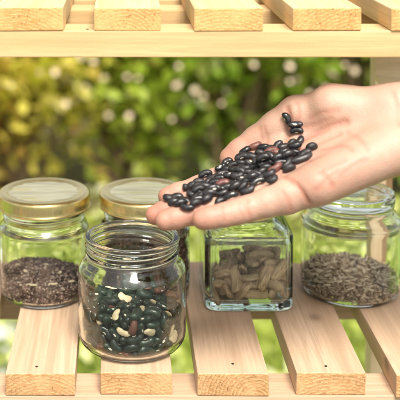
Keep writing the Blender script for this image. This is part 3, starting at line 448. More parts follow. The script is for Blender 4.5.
def loose(name, n, posf, dims, mat, label, cat, seed=3, origin=(0,0,0), shape=0, flat=.6):
    """a mass of tiny grains as one mesh"""
    g = np.random.default_rng(seed)
    if shape == 0:
        base = np.array([(1,0,0),(-1,0,0),(0,1,0),(0,-1,0),(0,0,1),(0,0,-1)], float)
        d = 1/math.sqrt(3)
        base = np.vstack([base, np.array([(i*d,j*d,k*d) for i in (1,-1) for j in (1,-1) for k in (1,-1)])])
        idx = {}
        # rhombic-ish hull: each corner joins three axis points
        fs0 = []
        ax = {(1,0,0):0,(-1,0,0):1,(0,1,0):2,(0,-1,0):3,(0,0,1):4,(0,0,-1):5}
        q = 6
        for i in (1,-1):
            for j in (1,-1):
                for k in (1,-1):
                    A, B, C_ = ax[(i,0,0)], ax[(0,j,0)], ax[(0,0,k)]
                    tri = [(A,B,q),(B,C_,q),(C_,A,q)]
                    if i*j*k < 0: tri = [t[::-1] for t in tri]
                    fs0 += tri; q += 1
    base = base*np.array(dims)/2
    pos = np.array([posf(g) for _ in range(n)]) - np.array(origin)
    yaw = g.uniform(0, 2*PI, n); pit = g.normal(0, .35*flat if flat else 2, n); rol = g.uniform(0, 2*PI, n)
    cy_, sy_, cp, sp, cr, sr = np.cos(yaw), np.sin(yaw), np.cos(pit), np.sin(pit), np.cos(rol), np.sin(rol)
    Rm = np.stack([np.stack([cy_*cp, cy_*sp*sr-sy_*cr, cy_*sp*cr+sy_*sr], -1), np.stack([sy_*cp, sy_*sp*sr+cy_*cr, sy_*sp*cr-cy_*sr], -1), np.stack([-sp, cp*sr, cp*cr], -1)], 1)
    sc_ = g.uniform(.8, 1.2, (n, 1, 1))
    V = (np.einsum('nij,mj->nmi', Rm, base)*sc_ + pos[:, None, :])*S
    nb = len(base); F = (np.array(fs0)[None]+np.arange(n)[:, None, None]*nb).reshape(-1, 3)
    me = bpy.data.meshes.new(name); me.vertices.add(n*nb); me.vertices.foreach_set('co', V.reshape(-1))
    me.loops.add(F.size); me.loops.foreach_set('vertex_index', F.reshape(-1).astype(np.int32)); me.polygons.add(len(F))
    me.polygons.foreach_set('loop_start', np.arange(0, F.size, 3, dtype=np.int32)); me.polygons.foreach_set('loop_total', np.full(len(F), 3, dtype=np.int32))
    me.polygons.foreach_set('use_smooth', [True]*len(F)); me.update(calc_edges=True)
    at = me.attributes.new('tint', 'FLOAT', 'POINT'); at.data.foreach_set('value', np.repeat(g.random(n), nb).astype(np.float32))
    me.materials.append(mat)
    o = bpy.data.objects.new(name, me); link(o); o.location = Vector(origin)*S
    return tag(o, label, cat, kind='stuff')
def heap_pos(c, R, hf, deep=.25, z0=.55):
    def f(g):
        a = g.uniform(0, 2*PI)
        if g.random() < .36:      # against the glass wall
            r = R - abs(g.normal(0, .05)); x, y = r*math.cos(a), r*math.sin(a); z = z0 + g.random()*(hf(x, y)-z0)
            if z < z0+.3: r = R-.3*(1-(z-z0)/.3); x, y = r*math.cos(a), r*math.sin(a)
        else:
            r = R*math.sqrt(g.random()); x, y = r*math.cos(a), r*math.sin(a); z = hf(x, y) - abs(g.normal(0, deep))*1.0
        return (c[0]+x, c[1]+y, ZL+z)
    return f
def core(name, c, R, hf, mat, label, cat, z0=.52):
    n = 48; rows = [[(c[0]+r*math.cos(2*PI*k/n), c[1]+r*math.sin(2*PI*k/n), ZL+z0) for k in range(n)] for r in (.01, R-.55)]
    rows.append([(c[0]+(R-.12)*math.cos(2*PI*k/n), c[1]+(R-.12)*math.sin(2*PI*k/n), ZL+z0+.35) for k in range(n)])
    for r in (R-.12, R-.8, R-1.7, R-2.6, .01):
        rows.append([(c[0]+r*math.cos(2*PI*k/n), c[1]+r*math.sin(2*PI*k/n), ZL+hf(r*math.cos(2*PI*k/n), r*math.sin(2*PI*k/n))-.16) for k in range(n)])
    return ring_mesh(rows, n)
def add_core(o, vf):      # merge the filled heart of a heap into its grain mesh
    vs, fs = vf; og = o.location
    bm = bmesh.new(); bm.from_mesh(o.data)
    vv = [bm.verts.new(Vector(v)*S-og) for v in vs]
    for f in fs:
        try: bm.faces.new([vv[i] for i in f])
        except ValueError: pass
    bm.to_mesh(o.data); bm.free()
h2 = lambda x, y: 2.05 + .35*math.exp(-((x+.2)**2+(y-.6)**2)/4) - .10*x - .05*math.hypot(x, y) + .06*math.sin(3*x+1)*math.cos(2.3*y)
o = loose('mustard_seeds', 6800, heap_pos(J2, 3.55, h2), (.26, .2, .2), M['tiny'], 'heap of tiny dark purple-brown seeds in the left gold-lidded jar', 'seeds', 5, (J2[0], J2[1], ZL))
add_core(o, core('', J2, 3.55, h2, None, '', ''))
for i, (hx, hy, rz) in enumerate([(.8,-2.5,.15),(-.9,-2.9,-.2),(2.3,-1.4,.5),(2.9,.2,1.2),(.1,.6,.4),(-1.6,-.6,2.0),(1.3,-.3,.9),(-2.4,.8,.2)]):
    me = pod_mesh(40+i); me.materials.clear(); me.materials.append(M['husk'])
    L_ = [.55,.62,.32,.3,.26,.25,.3,.28][i]
    place(me, 'husk', (J2[0]+hx, J2[1]+hy, ZL+h2(hx, hy)+.03), (.1, -.12, rz),
          'pale straw husk chip on the dark seeds in the left gold-lidded jar', 'husk', 'husk chips on the dark seeds', (L_*.8, .3, .25))
h3 = lambda x, y: 6.2 - .06*x
o = loose('brown_seeds', 5200, heap_pos(J3, 3.55, h3), (.42, .3, .27), M['brownmass'], 'dark brown seeds filling the gold-lidded jar behind the open jar', 'seeds', 6, (J3[0], J3[1], ZL), flat=1.2)
add_core(o, core('', J3, 3.55, h3, None, '', ''))
h5 = lambda x, y: 1.85 + .5*math.exp(-((x+.3)**2+(y-.9)**2)/5.5) - .03*math.hypot(x, y) - .05*x
o = loose('striped_seeds', 1500, heap_pos(J5, 3.98, h5, .15), (.68, .24, .18), M['seedmass'], 'mass of small striped seeds filling the bottom of the wide right-hand jar', 'seeds', 8, (J5[0], J5[1], ZL), flat=1.0)
add_core(o, core('', J5, 3.98, h5, None, '', ''))
def seed_mesh():
    bm = bmesh.new(); bmesh.ops.create_uvsphere(bm, u_segments=10, v_segments=8, radius=1)
    bmesh.ops.rotate(bm, verts=bm.verts, matrix=Matrix.Rotation(PI/2, 3, 'Y'))
    for v in bm.verts:
        x, y, z = v.co; t_ = 1-.3*(x+1)/2
        v.co = Vector((x*.37, y*.13*t_, z*.095*t_+.03*x*x))*S
    for f in bm.faces: f.smooth = True
    me = bpy.data.meshes.new('seed'); bm.to_mesh(me); bm.free(); me.materials.append(M['seed']); return me
SM = seed_mesh()
for i in range(290):
    if i < 215:
        a = random.uniform(0, 2*PI); r = 3.8*math.sqrt(random.random()); x, y = r*math.cos(a), r*math.sin(a); z = h5(x, y)+random.uniform(.02, .2)
    else:
        a = random.uniform(PI*1.02, PI*1.98); r = 3.92; x, y = r*math.cos(a), r*math.sin(a); z = random.uniform(1.05, h5(x, y))
    place(SM, 'seed', (J5[0]+x, J5[1]+y, ZL+z), (random.uniform(0, 6), random.gauss(0, .3), random.uniform(0, 6)), 'small striped grey-tan seed inside the wide right-hand jar', 'seed', 'striped seeds in the right-hand jar', random.uniform(.85, 1.2))

# ------------------------------------------------------------------ hand: blended round cones turned into one skin
VX = .11
def cone_d(X, a, b, ra, rb):
    a = np.array(a, np.float32); b = np.array(b, np.float32); ba = b-a
    t = np.clip(((X-a) @ ba)/float(ba @ ba), 0, 1)
    return np.linalg.norm(X-(a+t[..., None]*ba), axis=-1) - (ra+(rb-ra)*t)
def smin(a, b, k):
    h = np.clip(.5+.5*(b-a)/k, 0, 1)
    return b*(1-h)+a*h-k*h*(1-h)
Q = lambda *a: np.array(P(*a), np.float32)
fingers = {   # base, two joints, tip (pixel x, pixel y, distance), radii
 'index':  ([Q(283,151,74.3), Q(231,175,74.4), Q(199,187,73.9), Q(167,196.5,73.5)], [1.05,.93,.80,.66]),
 'middle': ([Q(278,168,72.6), Q(222,193,72.3), Q(186,205,71.6), Q(155,215,71.3)], [1.08,.95,.82,.68]),
 'ring':   ([Q(279,184,70.9), Q(228,204,70.6), Q(196,213,70.0), Q(165,220.5,69.8)], [1.05,.92,.80,.68]),
 'pinky':  ([Q(287,196,69.2), Q(247,209,68.9), Q(224,215,68.5), Q(202,219,68.4)], [1.05,.86,.78,.68]),
 'thumb':  ([Q(346,111,74.6), Q(297,115,75.3), Q(257,140,75.8), Q(231,158.5,75.7)], [1.68,1.42,1.05,.86]),
}
wr = {'index': Q(398,108,73.4), 'middle': Q(400,122,72.6), 'ring': Q(402,135,71.8), 'pinky': Q(404,147,70.9)}
elbow = P(400,130,72) + Vector((23, 4.0, 4.5))
lo = np.array([1.5, 64.5, 0], np.float32); 
allp = np.array([p for f in fingers.values() for p in f[0]]+list(wr.values())+[np.array(elbow, np.float32)])
lo = allp.min(0)-3.6; hi = allp.max(0)+4.2
dims = np.ceil((hi-lo)/VX).astype(int)
def field(X):
    fd = {}
    for k, (pt, r) in fingers.items():
        d = None
        for i in range(3):
            c = cone_d(X, pt[i], pt[i+1], r[i], r[i+1])
            d = c if d is None else smin(d, c, .25)
        # swell of the finger pads between the joints
        for i in range(3):
            m = pt[i]*.5+pt[i+1]*.5 if i < 2 else pt[i]*.35+pt[i+1]*.65
            d = smin(d, np.linalg.norm(X-m, axis=-1)-(r[i]+r[i+1])*.5*1.0, .3)
        fd[k] = d
    g = np.minimum(np.minimum(fd['index'], fd['middle']), np.minimum(fd['ring'], fd['pinky']))
    g = smin(smin(fd['index'], fd['middle'], .04), smin(fd['ring'], fd['pinky'], .04), .04)
    palm = None
    for k, r0, r1 in (('index',1.35,.98),('middle',1.3,.95),('ring',1.35,1.02),('pinky',1.4,1.2)):
        c = cone_d(X, wr[k], fingers[k][0][0], r0, r1)
        palm = c if palm is None else smin(palm, c, .6)
    palm = smin(palm, cone_d(X, Q(385,150,70.6), Q(318,184,68.9), 1.55, 1.3), 1.0)      # heel under the little finger
    palm = smin(palm, cone_d(X, Q(388,112,73.6), Q(332,106,74.2), 1.62, 1.66), 1.2)      # ball of the thumb
    web = cone_d(X, Q(312,126,75.2), Q(290,150,74.6), .85, .9)
    palm = smin(palm, web, .9)
    d = smin(g, palm, .55)
    d = smin(d, fd['thumb'], .45)
    w0 = Q(392,109,73.3); w1 = Q(400,147,71.1)
    e0 = np.array(elbow, np.float32)+np.array([0,0,1.6], np.float32); e1 = np.array(elbow, np.float32)-np.array([0,0,1.6], np.float32)
    arm = smin(cone_d(X, w0, e0, 1.45, 2.9), cone_d(X, w1, e1, 1.45, 2.9), 1.6)
    d = smin(d, arm, 1.2)
    # creases
    def crease(pts_, depth, w_):
        nonlocal d
        dd = None
        for i in range(len(pts_)-1):
            c = cone_d(X, pts_[i], pts_[i+1], 0, 0); dd = c if dd is None else np.minimum(dd, c)
        d = d + depth*np.exp(-(dd/w_)**2)
    for pl in CREASES: crease(*pl)
    return d
CREASES = []
def build_field():
    K = 4
    cd = np.ceil(dims/K).astype(int)+2
    ax = [lo[i]+VX*K*np.arange(cd[i], dtype=np.float32) for i in range(3)]
    C = np.empty(cd, np.float32)
    for i0 in range(0, cd[0], 24):
        X = np.stack(np.meshgrid(ax[0][i0:i0+24], ax[1], ax[2], indexing='ij'), -1)
        C[i0:i0+24] = field(X.reshape(-1, 3)).reshape(X.shape[:3])
    m = np.minimum.reduce([np.abs(C[i:cd[0]-1+i, j:cd[1]-1+j, k:cd[2]-1+k]) for i in (0,1) for j in (0,1) for k in (0,1)])
    near = m < VX*K*1.25
    D = np.repeat(np.repeat(np.repeat(C[:-1,:-1,:-1], K, 0), K, 1), K, 2)
    cells = np.argwhere(near)
    off = np.stack(np.meshgrid(*[np.arange(K)]*3, indexing='ij'), -1).reshape(-1, 3)
    for c0 in range(0, len(cells), 6000):
        ij = (cells[c0:c0+6000, None, :]*K + off[None]).reshape(-1, 3)
        D[ij[:,0], ij[:,1], ij[:,2]] = field((lo + VX*ij).astype(np.float32))
    return D
def surface_nets(D):
    s = D < 0
    nx, ny, nz = D.shape
    cs = np.zeros((nx-1, ny-1, nz-1), np.int8)
    for i in (0,1):
        for j in (0,1):
            for k in (0,1): cs += s[i:nx-1+i, j:ny-1+j, k:nz-1+k]
    act = (cs > 0) & (cs < 8)
    idx = -np.ones(act.shape, np.int64); ijk = np.argwhere(act); idx[act] = np.arange(len(ijk))
    acc = np.zeros((len(ijk), 3)); cnt = np.zeros(len(ijk))
    corners = [(i,j,k) for i in (0,1) for j in (0,1) for k in (0,1)]
    for a in corners:
        for ax in range(3):
            if a[ax]: continue
            b = list(a); b[ax] = 1
            va = D[ijk[:,0]+a[0], ijk[:,1]+a[1], ijk[:,2]+a[2]]; vb = D[ijk[:,0]+b[0], ijk[:,1]+b[1], ijk[:,2]+b[2]]
            m = (va < 0) != (vb < 0); t = np.where(m, va/np.where(m, va-vb, 1), 0)
            p = np.array(a, float)[None].repeat(len(ijk), 0); p[:, ax] += t
            acc[m] += p[m]; cnt[m] += 1
    V = ijk + acc/cnt[:, None]
    F = []
    for ax in range(3):
        o1, o2 = [(1,2),(2,0),(0,1)][ax]
        sl0 = [slice(None)]*3; sl1 = [slice(None)]*3; sl0[ax] = slice(0, -1); sl1[ax] = slice(1, None)
        A, B = s[tuple(sl0)], s[tuple(sl1)]
        e = np.argwhere(A != B)
        ok = (e[:, o1] > 0) & (e[:, o2] > 0) & (e[:, o1] < D.shape[o1]-1) & (e[:, o2] < D.shape[o2]-1); e = e[ok]
        q = []
        for (u, v) in ((-1,-1),(0,-1),(0,0),(-1,0)):
            c = e.copy(); c[:, o1] += u; c[:, o2] += v; q.append(idx[c[:,0], c[:,1], c[:,2]])
        q = np.stack(q, -1); fl = A[e[:,0], e[:,1], e[:,2]]
        q[~fl] = q[~fl][:, ::-1]; F.append(q)
    return V, np.concatenate(F)
# crease paths: on the palm side, found by dropping pixels onto the smooth surface first
def ray_surface(V, F):
    return BVHTree.FromPolygons([tuple(v) for v in V], [tuple(f) for f in F])
CAM = Vector((0, 0, CAMH))
def cast(bvh, px, py):
    d = (P(px, py, 50)-CAM).normalized(); h, n, i, t = bvh.ray_cast(CAM, d)
    return (h, n) if h is not None else (None, None)
VXF = VX; VX = .24; dims = np.ceil((hi-lo)/VX).astype(int)
D = build_field(); V, F = surface_nets(D); bvh0 = ray_surface(V*VX+lo, F)
def path(pix, jit=.6):
    out = []
    for (x, y) in pix:
        h, n = cast(bvh0, x, y)
        if h is not None: out.append(np.array(h, np.float32))
    return out
for pix, dp, w_ in (
   ([(309,203),(303,193),(296,184),(288,178),(279,173)], .10, .13),        # crease at the base of the little finger side
   ([(287,108),(290,120),(289,132),(283,146)],   .15, .20),
   ([(333,186),(322,172),(306,160),(292,152)], .07, .12),
   ([(291,146),(303,139),(316,133),(331,126),(346,122)], .13, .20),     # life line
   ([(300,150),(320,143),(340,134)], .06, .12),
   ([(393,92),(397,105),(400,125)], .05, .12),
   ([(260,128),(262,138),(260,148)], .05, .10),
   ([(264,127),(267,138),(266,148)], .04, .10),
   ([(297,103),(299,113),(296,124)], .04, .12),
   ([(247,201),(246,206),(249,214),(252,222)], .06, .10),
   ([(222,206),(222,212),(224,220)], .05, .09),
   ([(192,206),(192,213),(193,219)], .03, .09),
   ([(318,172),(328,168),(345,160)], .03, .12),
   ([(340,176),(352,166),(366,160)], .03, .12),
   ([(316,190),(326,180),(338,171)], .035, .10),
   ([(310,118),(322,112),(338,110)], .03, .10),
   ([(305,127),(318,124),(332,118)], .03, .10),
   ([(348,132),(360,140),(368,150)], .03, .10),
   ([(322,150),(338,146),(352,150)], .035, .10),
   ([(283,192),(288,200),(291,210)], .04, .10),
   ([(240,203),(240,210),(243,218)], .03, .09),
   ([(168,215),(169,221),(171,228)], .03, .08),
   ([(226,140),(229,147),(231,154)], .02, .09)):
    p_ = path(pix)
    if len(p_) > 1: CREASES.append((p_, dp*1.4, w_))
VX = VXF; dims = np.ceil((hi-lo)/VX).astype(int)
D = build_field(); V, F = surface_nets(D); V = V*VX+lo
org = Vector(P(400,130,72)); org = Vector((elbow.x, elbow.y, elbow.z))
me = bpy.data.meshes.new('person')
me.from_pydata(((V-np.array(org))*S).tolist(), [], F.tolist()); me.polygons.foreach_set('use_smooth', [True]*len(me.polygons))
bm = bmesh.new(); bm.from_mesh(me)
bmesh.ops.smooth_vert(bm, verts=bm.verts, factor=.5, use_axis_x=True, use_axis_y=True, use_axis_z=True)
bmesh.ops.smooth_vert(bm, verts=bm.verts, factor=.5, use_axis_x=True, use_axis_y=True, use_axis_z=True)
bm.to_mesh(me); bm.free()
# flush of redder skin at fingertips, joints and along the creases
vv = np.empty(len(me.vertices)*3, np.float32); me.vertices.foreach_get('co', vv); W = vv.reshape(-1, 3)/S + np.array(org, np.float32)
fl = np.zeros(len(W), np.float32)
for k, (pt, r) in fingers.items():
    fl += .75*np.exp(-(np.linalg.norm(W-pt[3], axis=1)/1.3)**2)
    for j in (1, 2): fl += .3*np.exp(-(np.linalg.norm(W-pt[j], axis=1)/1.1)**2)
for (p_, dp, w_) in CREASES:
    for i in range(len(p_)-1):
        fl = np.maximum(fl, (.35+dp*3)*np.exp(-(cone_d(W, p_[i], p_[i+1], 0, 0)/.22)**2))
fl += .25*np.exp(-(np.linalg.norm(W-np.array(P(320,180,68)), axis=1)/2.6)**2)
at = me.attributes.new('flush', 'FLOAT', 'POINT'); at.data.foreach_set('value', np.clip(fl, 0, 1))
w = N('skin'); at = w.n('Attribute', _attribute_name='flush')
v = w.mapped((1,1,1), False)
n1 = w.noise(v, 45, 4, .6); n2 = w.noise(v, 900, 2, .6); n3 = w.noise(v, 160, 3, .65, .6)
mt = w.noise(v, 260, 4, .7)
c = w.mix(w.ramp(n1, [(.35, (0,)*3), (.7, (.75,)*3)]), (.495, .33, .25), (.42, .25, .185))
c = w.mix(w.ramp(mt, [(.4, (0,)*3), (.62, (.45,)*3)]), c, (.56, .30, .23))
c = w.mix(w.ramp(at.outputs['Fac'], [(0, (0,)*3), (1, (.85,)*3)]), c, (.40, .155, .105))
h = w.mix(.55, n2, n3)
p_ = w.pbr(c, .50, w.bump(h, .55, .0010), Subsurface_Weight=.22, Subsurface_Scale=.008, Specular_IOR_Level=.4)
p_.inputs['Subsurface Radius'].default_value = (1, .35, .2)
me.materials.append(w.m)
person = bpy.data.objects.new('person', me); link(person); person.location = org*S
tag(person, 'bare forearm and open palm-up hand reaching in from the right, heaped with black beans', 'person')
BV = BVHTree.FromPolygons([tuple(v) for v in W.tolist()], [tuple(f) for f in F.tolist()])
# fingernails on the backs of the fingertips
M['fingernail'] = simple('fingernail', (.80, .55, .46), .3)
up_b = Vector((0, .45, -.9))
for k, (pt, r) in fingers.items():
    tip, pv = Vector(pt[3].tolist()), Vector(pt[2].tolist())
    ax = (tip-pv).normalized(); nn = (up_b if k != 'thumb' else Vector((0, 1, .1))); nn = (nn-ax*nn.dot(ax)).normalized(); sd = ax.cross(nn)
    h, n, i, t_ = BV.ray_cast(tip+nn*3, -nn)
    if h is None: continue
    vs = []; fs = []; a_, b_ = 7, 7
    for i in range(a_):
        for j in range(b_):
            u = (i/(a_-1)-.5)*2; q = (j/(b_-1)-.5)*2
            lx = (u*.45-.02)*math.sqrt(max(.05, 1-.25*q*q)); ly = q*r[3]*.6*math.sqrt(1-.35*max(0, abs(u))**3)
            s0 = tip+ax*lx+sd*ly
            hh = BV.ray_cast(s0+nn*2, -nn)[0]
            if hh is None or (hh-s0).length > r[3]*1.3: hh = s0+nn*r[3]*.5
            vs.append(hh+nn*.035)
    for i in range(a_-1):
        for j in range(b_-1): x = i*b_+j; fs.append((x, x+1, x+b_+1, x+b_))
    o = mesh('fingernail', vs, fs, M['fingernail'], person, org, True); o.location = (0, 0, 0)

# beans on the palm: (pixel x, pixel y, tilt in the picture, length factor, kind)
HB = [(169,200.5,20,.9),(175,206,5,.9),(177,199.5,-10,.95),(188,208.5,10,1.0),(185,202,15,.95),(194,189,12,.95),(188,188,5,.85),(200,183.5,15,1),(200,189,30,.95),(204,193,-5,1),
(198,202,-20,1),(204,198,25,.9),(210.5,190,-30,1),(207,201,-35,1),(216,184.5,10,1.05),(214,177.5,-15,1),(219,193.5,-25,1.05),(210.5,196.5,0,.95),(223,195,-20,1),(225,176.5,15,1),
(223,185,-12,1.1,'r'),(232,177,10,1),(234,166.5,-10,1),(228,164.5,-35,.9),(237.5,173,40,1.1),(242,164,15,1),(243.5,160.5,-5,.95),(242.5,188,-30,1.15),(249,183.5,-20,1),(239,189.5,-35,1),
(245.5,170,20,1),(252,175,25,1.15),(256,168,-10,1),(252,166,30,1),(260,173,-15,1.1),(264.5,179.5,-10,1.15),(270,176.5,-20,1.1),(268,170.5,30,.95),(270.5,164,15,1),(276,170.5,-40,1,'r'),
(261,162,0,.9),(265,149.5,10,1),(256.5,148.5,-20,.9,'r'),(272.5,150.5,15,.95),(278,148,-60,1),(281,155,10,1,'r'),(278,160,10,1.1),(282.5,166,20,1.2),(288,166.5,-70,1.15),(295,155,20,1),
(291,159,-25,1.0),(302,161,-30,1.55),(306,157,-35,1.1),(312.5,149.5,-15,.85),(300.5,144,-80,.9),(292,146.5,-70,.95),(297.5,132,5,.9),(296,125,-5,1.05),(286.5,118.5,65,.85),(272,154,-15,.95,'r'),
(248,191,-20,1.0),(232,199,-25,.95),(220,202.5,-20,.9),(228,190,10,1.0),(236,183,-15,1.05),(181,206,-25,.85),(193,196,10,.9),(258,183,-25,1.05),(228,171,20,.95),(221,170,-30,.9),
(286,150,20,.9),(252,158,15,.95),(247,153,-20,.85),(290,171,-20,1.0),(262,155,30,.95),(274,182,-15,.9),(206,176,-15,.9),(196,205,-25,.9)]
for q in range(400):
    if len(HB) > 104: break
    t_ = random.uniform(.12, 1); cx_ = 180+t_*116; cy_ = 203-t_*46+random.uniform(-8, 8)
    if min((cx_-b[0])**2+(cy_-b[1])**2 for b in HB) > 3.2**2: HB.append((cx_, cy_, random.uniform(-45, 40), random.uniform(.85, 1.0)))
placed = []
for i, b in enumerate(HB):
    h, n = cast(BV, b[0], b[1])
    if h is None: continue
    n = Vector(n); 
    if n.z < 0: n.z = .1
    n.normalize()
    c = h + n*.24
    for it in range(14):
        mv = Vector(); 
        for q in placed:
            dv = c-q; L_ = dv.length
            if L_ < .46: mv += (n*1.0)*(.46-L_)*.55 + (dv.normalized() if L_ > .01 else n)*(.46-L_)*.35
        if mv.length < .005: break
        c += mv
    placed.append(c.copy())
    vd = (c-CAM).normalized()
    a = math.radians(-b[2])
    sx = Vector((1, 0, 0)); sy = sx.cross(vd)*-1; sy.normalize()
    X = sx*math.cos(a) + Vector((0, .25, 1)).normalized()*math.sin(a)
    X = (X-n*X.dot(n)*.75).normalized()
    Zv = (n+Vector((random.uniform(-.4,.4), random.uniform(-.4,.2), random.uniform(-.2,.4)))); Zv = (Zv-X*Zv.dot(X)).normalized(); Y_ = Zv.cross(X)
    if i % 3 == 0: Y_, Zv = -Y_, -Zv
    if i % 4 == 1: Y_, Zv = Zv, -Y_
    R_ = Matrix((X, Y_, Zv)).transposed()
    red = len(b) > 4
    s0 = b[3]
    place(BM['red' if red else 'black'], 'bean', c, R_.to_euler(),
          'dull reddish brown bean among the black ones on the open palm' if red else 'glossy black bean in the heap on the open palm', 'bean',
          'reddish beans on the palm' if red else 'black beans on the palm', (s0*.88*random.uniform(.88,1.1), (.86 if s0 < 1.3 else 1.0)*random.uniform(.85,1.08), .88*random.uniform(.85,1.05)))

# ------------------------------------------------------------------ ground, lawn, shrubs
def leafmat(name, stops, trans=.45, rough=.35):
    w = N(name); at = w.n('Attribute', _attribute_name='tint')
    c = w.ramp(at.outputs['Fac'], stops)
    p = w.n('BsdfPrincipled'); p.inputs['Roughness'].default_value = rough; w.l(c, p.inputs['Base Color'])
    tr = w.n('BsdfTranslucent'); w.l(w.mix(1.0, c, (1.0, 1.25, .45), 'MULTIPLY'), tr.inputs[0])
    ms = w.n('MixShader'); ms.inputs[0].default_value = trans
    w.l(p.outputs[0], ms.inputs[1]); w.l(tr.outputs[0], ms.inputs[2]); w.l(ms.outputs[0], w.out.inputs[0]); return w.m
M['leaf'] = leafmat('hedge_leaf', [(0, (.26,.15,.06)), (.2, (.18,.20,.03)), (.45, (.26,.38,.04)), (.65, (.40,.56,.06)), (.85, (.68,.72,.12)), (1, (.70,.50,.20))])
M['leaf_warm'] = leafmat('yellowing_leaf', [(0, (.42,.22,.07)), (.3, (.56,.42,.08)), (.55, (.66,.60,.10)), (.8, (.85,.70,.16)), (1, (.82,.54,.22))])  # golden flare haze put into the leaf colour
M['grass'] = leafmat('grass_blade', [(0, (.18,.22,.04)), (.45, (.40,.46,.08)), (.8, (.66,.68,.22)), (1, (.88,.84,.6))], .35, .5)
M['leaf_mid'] = leafmat('olive_leaf', [(0, (.34,.20,.07)), (.22, (.25,.24,.04)), (.45, (.36,.44,.05)), (.65, (.50,.62,.07)), (.88, (.76,.74,.14)), (1, (.74,.52,.22))])
M['petal'] = simple('pale_blossom', (.80, .62, .46), .6)  # colour of the sky glints in the hedge
M['twig'] = simple('hedge_twig', (.13, .085, .045), .8)
w = N('soil'); v = w.mapped((1,1,1), False)
a = w.noise(v, 3, 4, .6); b = w.noise(v, 40, 4, .6)
w.pbr(w.mix(w.ramp(b, [(.35,(0,)*3),(.6,(1,)*3)]), w.mix(a, (.10,.12,.03), (.16,.19,.04)), (.17,.11,.06)), .9, w.bump(b, .6, .02)); M['soil'] = w.m
w = N('lawn_far'); v = w.mapped((1,1,1), False)
a = w.noise(v, .4, 4, .6); b = w.noise(v, 25, 4, .7)
w.pbr(w.mix(w.ramp(b, [(.3,(0,)*3),(.7,(1,)*3)]), w.mix(a, (.08,.13,.02), (.13,.20,.03)), (.20,.30,.05)), .9, w.bump(b, .6, .02)); M['lawn'] = w.m
g = 30000.0
o = mesh('ground', [(-g,-g,0),(g,-g,0),(g,g,0),(-g,g,0)], [(0,1,2,3)], M['lawn']); tag(o, kind='structure')
o = mesh('flower_bed', [(-450,285,.4),(450,285,.4),(450,520,.4),(-450,520,.4)], [(0,1,2,3)], M['soil']); tag(o, kind='structure')
w = N('pale_concrete'); b = w.noise(w.mapped((1,1,1), False), 30, 4, .6)
w.pbr(w.mix(b, (.42,.42,.40), (.55,.55,.53)), .85, w.bump(b, .3, .004)); M['concrete'] = w.m
bm_v = [(-160,185,0),(-24,185,0),(-24,262,0),(-160,262,0)]
vs = [(x,y,0) for x,y,_ in bm_v]+[(x,y,3.5) for x,y,_ in bm_v]
o = mesh('path', vs, [(4,5,6,7)]+[(i,(i+1)%4,(i+1)%4+4,i+4) for i in range(4)], M['concrete']); tag(o, kind='structure')
w = N('paving'); b = w.noise(w.mapped((1,1,1), False), 14, 4, .6)
w.pbr(w.mix(b, (.085,.08,.075), (.13,.12,.11)), .85, w.bump(b, .3, .004)); M['paving'] = w.m
vs = [(x,y,z) for z in (0,4) for x, y in ((-500,-600),(500,-600),(500,62),(-500,62))]  # added slab out of view: neutral bounce, kept dark against glass reflections
o = mesh('patio', vs, [(4,5,6,7)]+[(i,(i+1)%4,(i+1)%4+4,i+4) for i in range(4)], M['paving']); tag(o, kind='structure')
def blades(name, n, posf, L, wd, mat, seed, parent=None, curl=.4, up=None, tintf=None, origin=(0,0,0)):
    """many bent two-segment blades or leaves in one mesh"""
    q = np.random.default_rng(seed)
    pos = posf(q, n)-np.array(origin, float); az = q.uniform(0, 2*PI, n)
    if up is None: el = q.normal(1.1, .3, n)
    else: el = q.normal(up[0], up[1], n)
    l = q.uniform(L[0], L[1], n); ww = l*wd
    d = np.stack([np.cos(az)*np.cos(el), np.sin(az)*np.cos(el), np.sin(el)], -1)
    s_ = np.stack([-np.sin(az), np.cos(az), np.zeros(n)], -1)
    roll = q.normal(0, .5, n)[:, None]; nrm = np.cross(s_, d); s_ = s_*np.cos(roll)+nrm*np.sin(roll)
    mid = pos + d*l[:, None]*.5; tipd = d.copy(); tipd[:, 2] -= curl*q.random(n); tip = mid + tipd*l[:, None]*.5
    V = np.stack([pos - s_*ww[:, None]*.12, pos + s_*ww[:, None]*.12, mid + s_*ww[:, None]*.5 + nrm*ww[:,None]*.08, mid - s_*ww[:, None]*.5 + nrm*ww[:,None]*.08, tip, mid], 1)*S
    F = np.array([(0,5,3),(0,1,5),(1,2,5),(3,5,4),(5,2,4)])
    F = (F[None]+np.arange(n)[:, None, None]*6).reshape(-1, 3)
    me = bpy.data.meshes.new(name); me.vertices.add(n*6); me.vertices.foreach_set('co', V.reshape(-1))
    me.loops.add(F.size); me.loops.foreach_set('vertex_index', F.reshape(-1).astype(np.int32)); me.polygons.add(len(F))
    me.polygons.foreach_set('loop_start', np.arange(0, F.size, 3, dtype=np.int32)); me.polygons.foreach_set('loop_total', np.full(len(F), 3, dtype=np.int32)); me.update(calc_edges=True)
    at = me.attributes.new('tint', 'FLOAT', 'POINT')
    tv = q.random(n) if tintf is None else tintf(pos+np.array(origin, float), q)
    at.data.foreach_set('value', np.repeat(np.clip(tv, 0, 1), 6).astype(np.float32))
    me.materials.append(mat); o = bpy.data.objects.new(name, me); link(o, parent); return o
def gp(q, n): 
    c = q.uniform([-130,120,0], [130,300,0], (n, 3)); return c
keep = lambda f: f
def gp2(q, n):
    out = []
    while sum(len(a) for a in out) < n:
        c = gp(q, n); m = ~((c[:,0] < -23.5) & (c[:,1] > 184.5) & (c[:,1] < 262.5)); out.append(c[m])
    return np.concatenate(out)[:n]
o = blades('grass', 42000, gp2, (4, 9), .09, M['grass'], 11, tintf=lambda p, q: .25+.5*q.random(len(p))+.25*np.sin(p[:,0]/9)*np.cos(p[:,1]/11))
tag(o, 'bright green grass under and behind the rack', 'grass', kind='stuff')
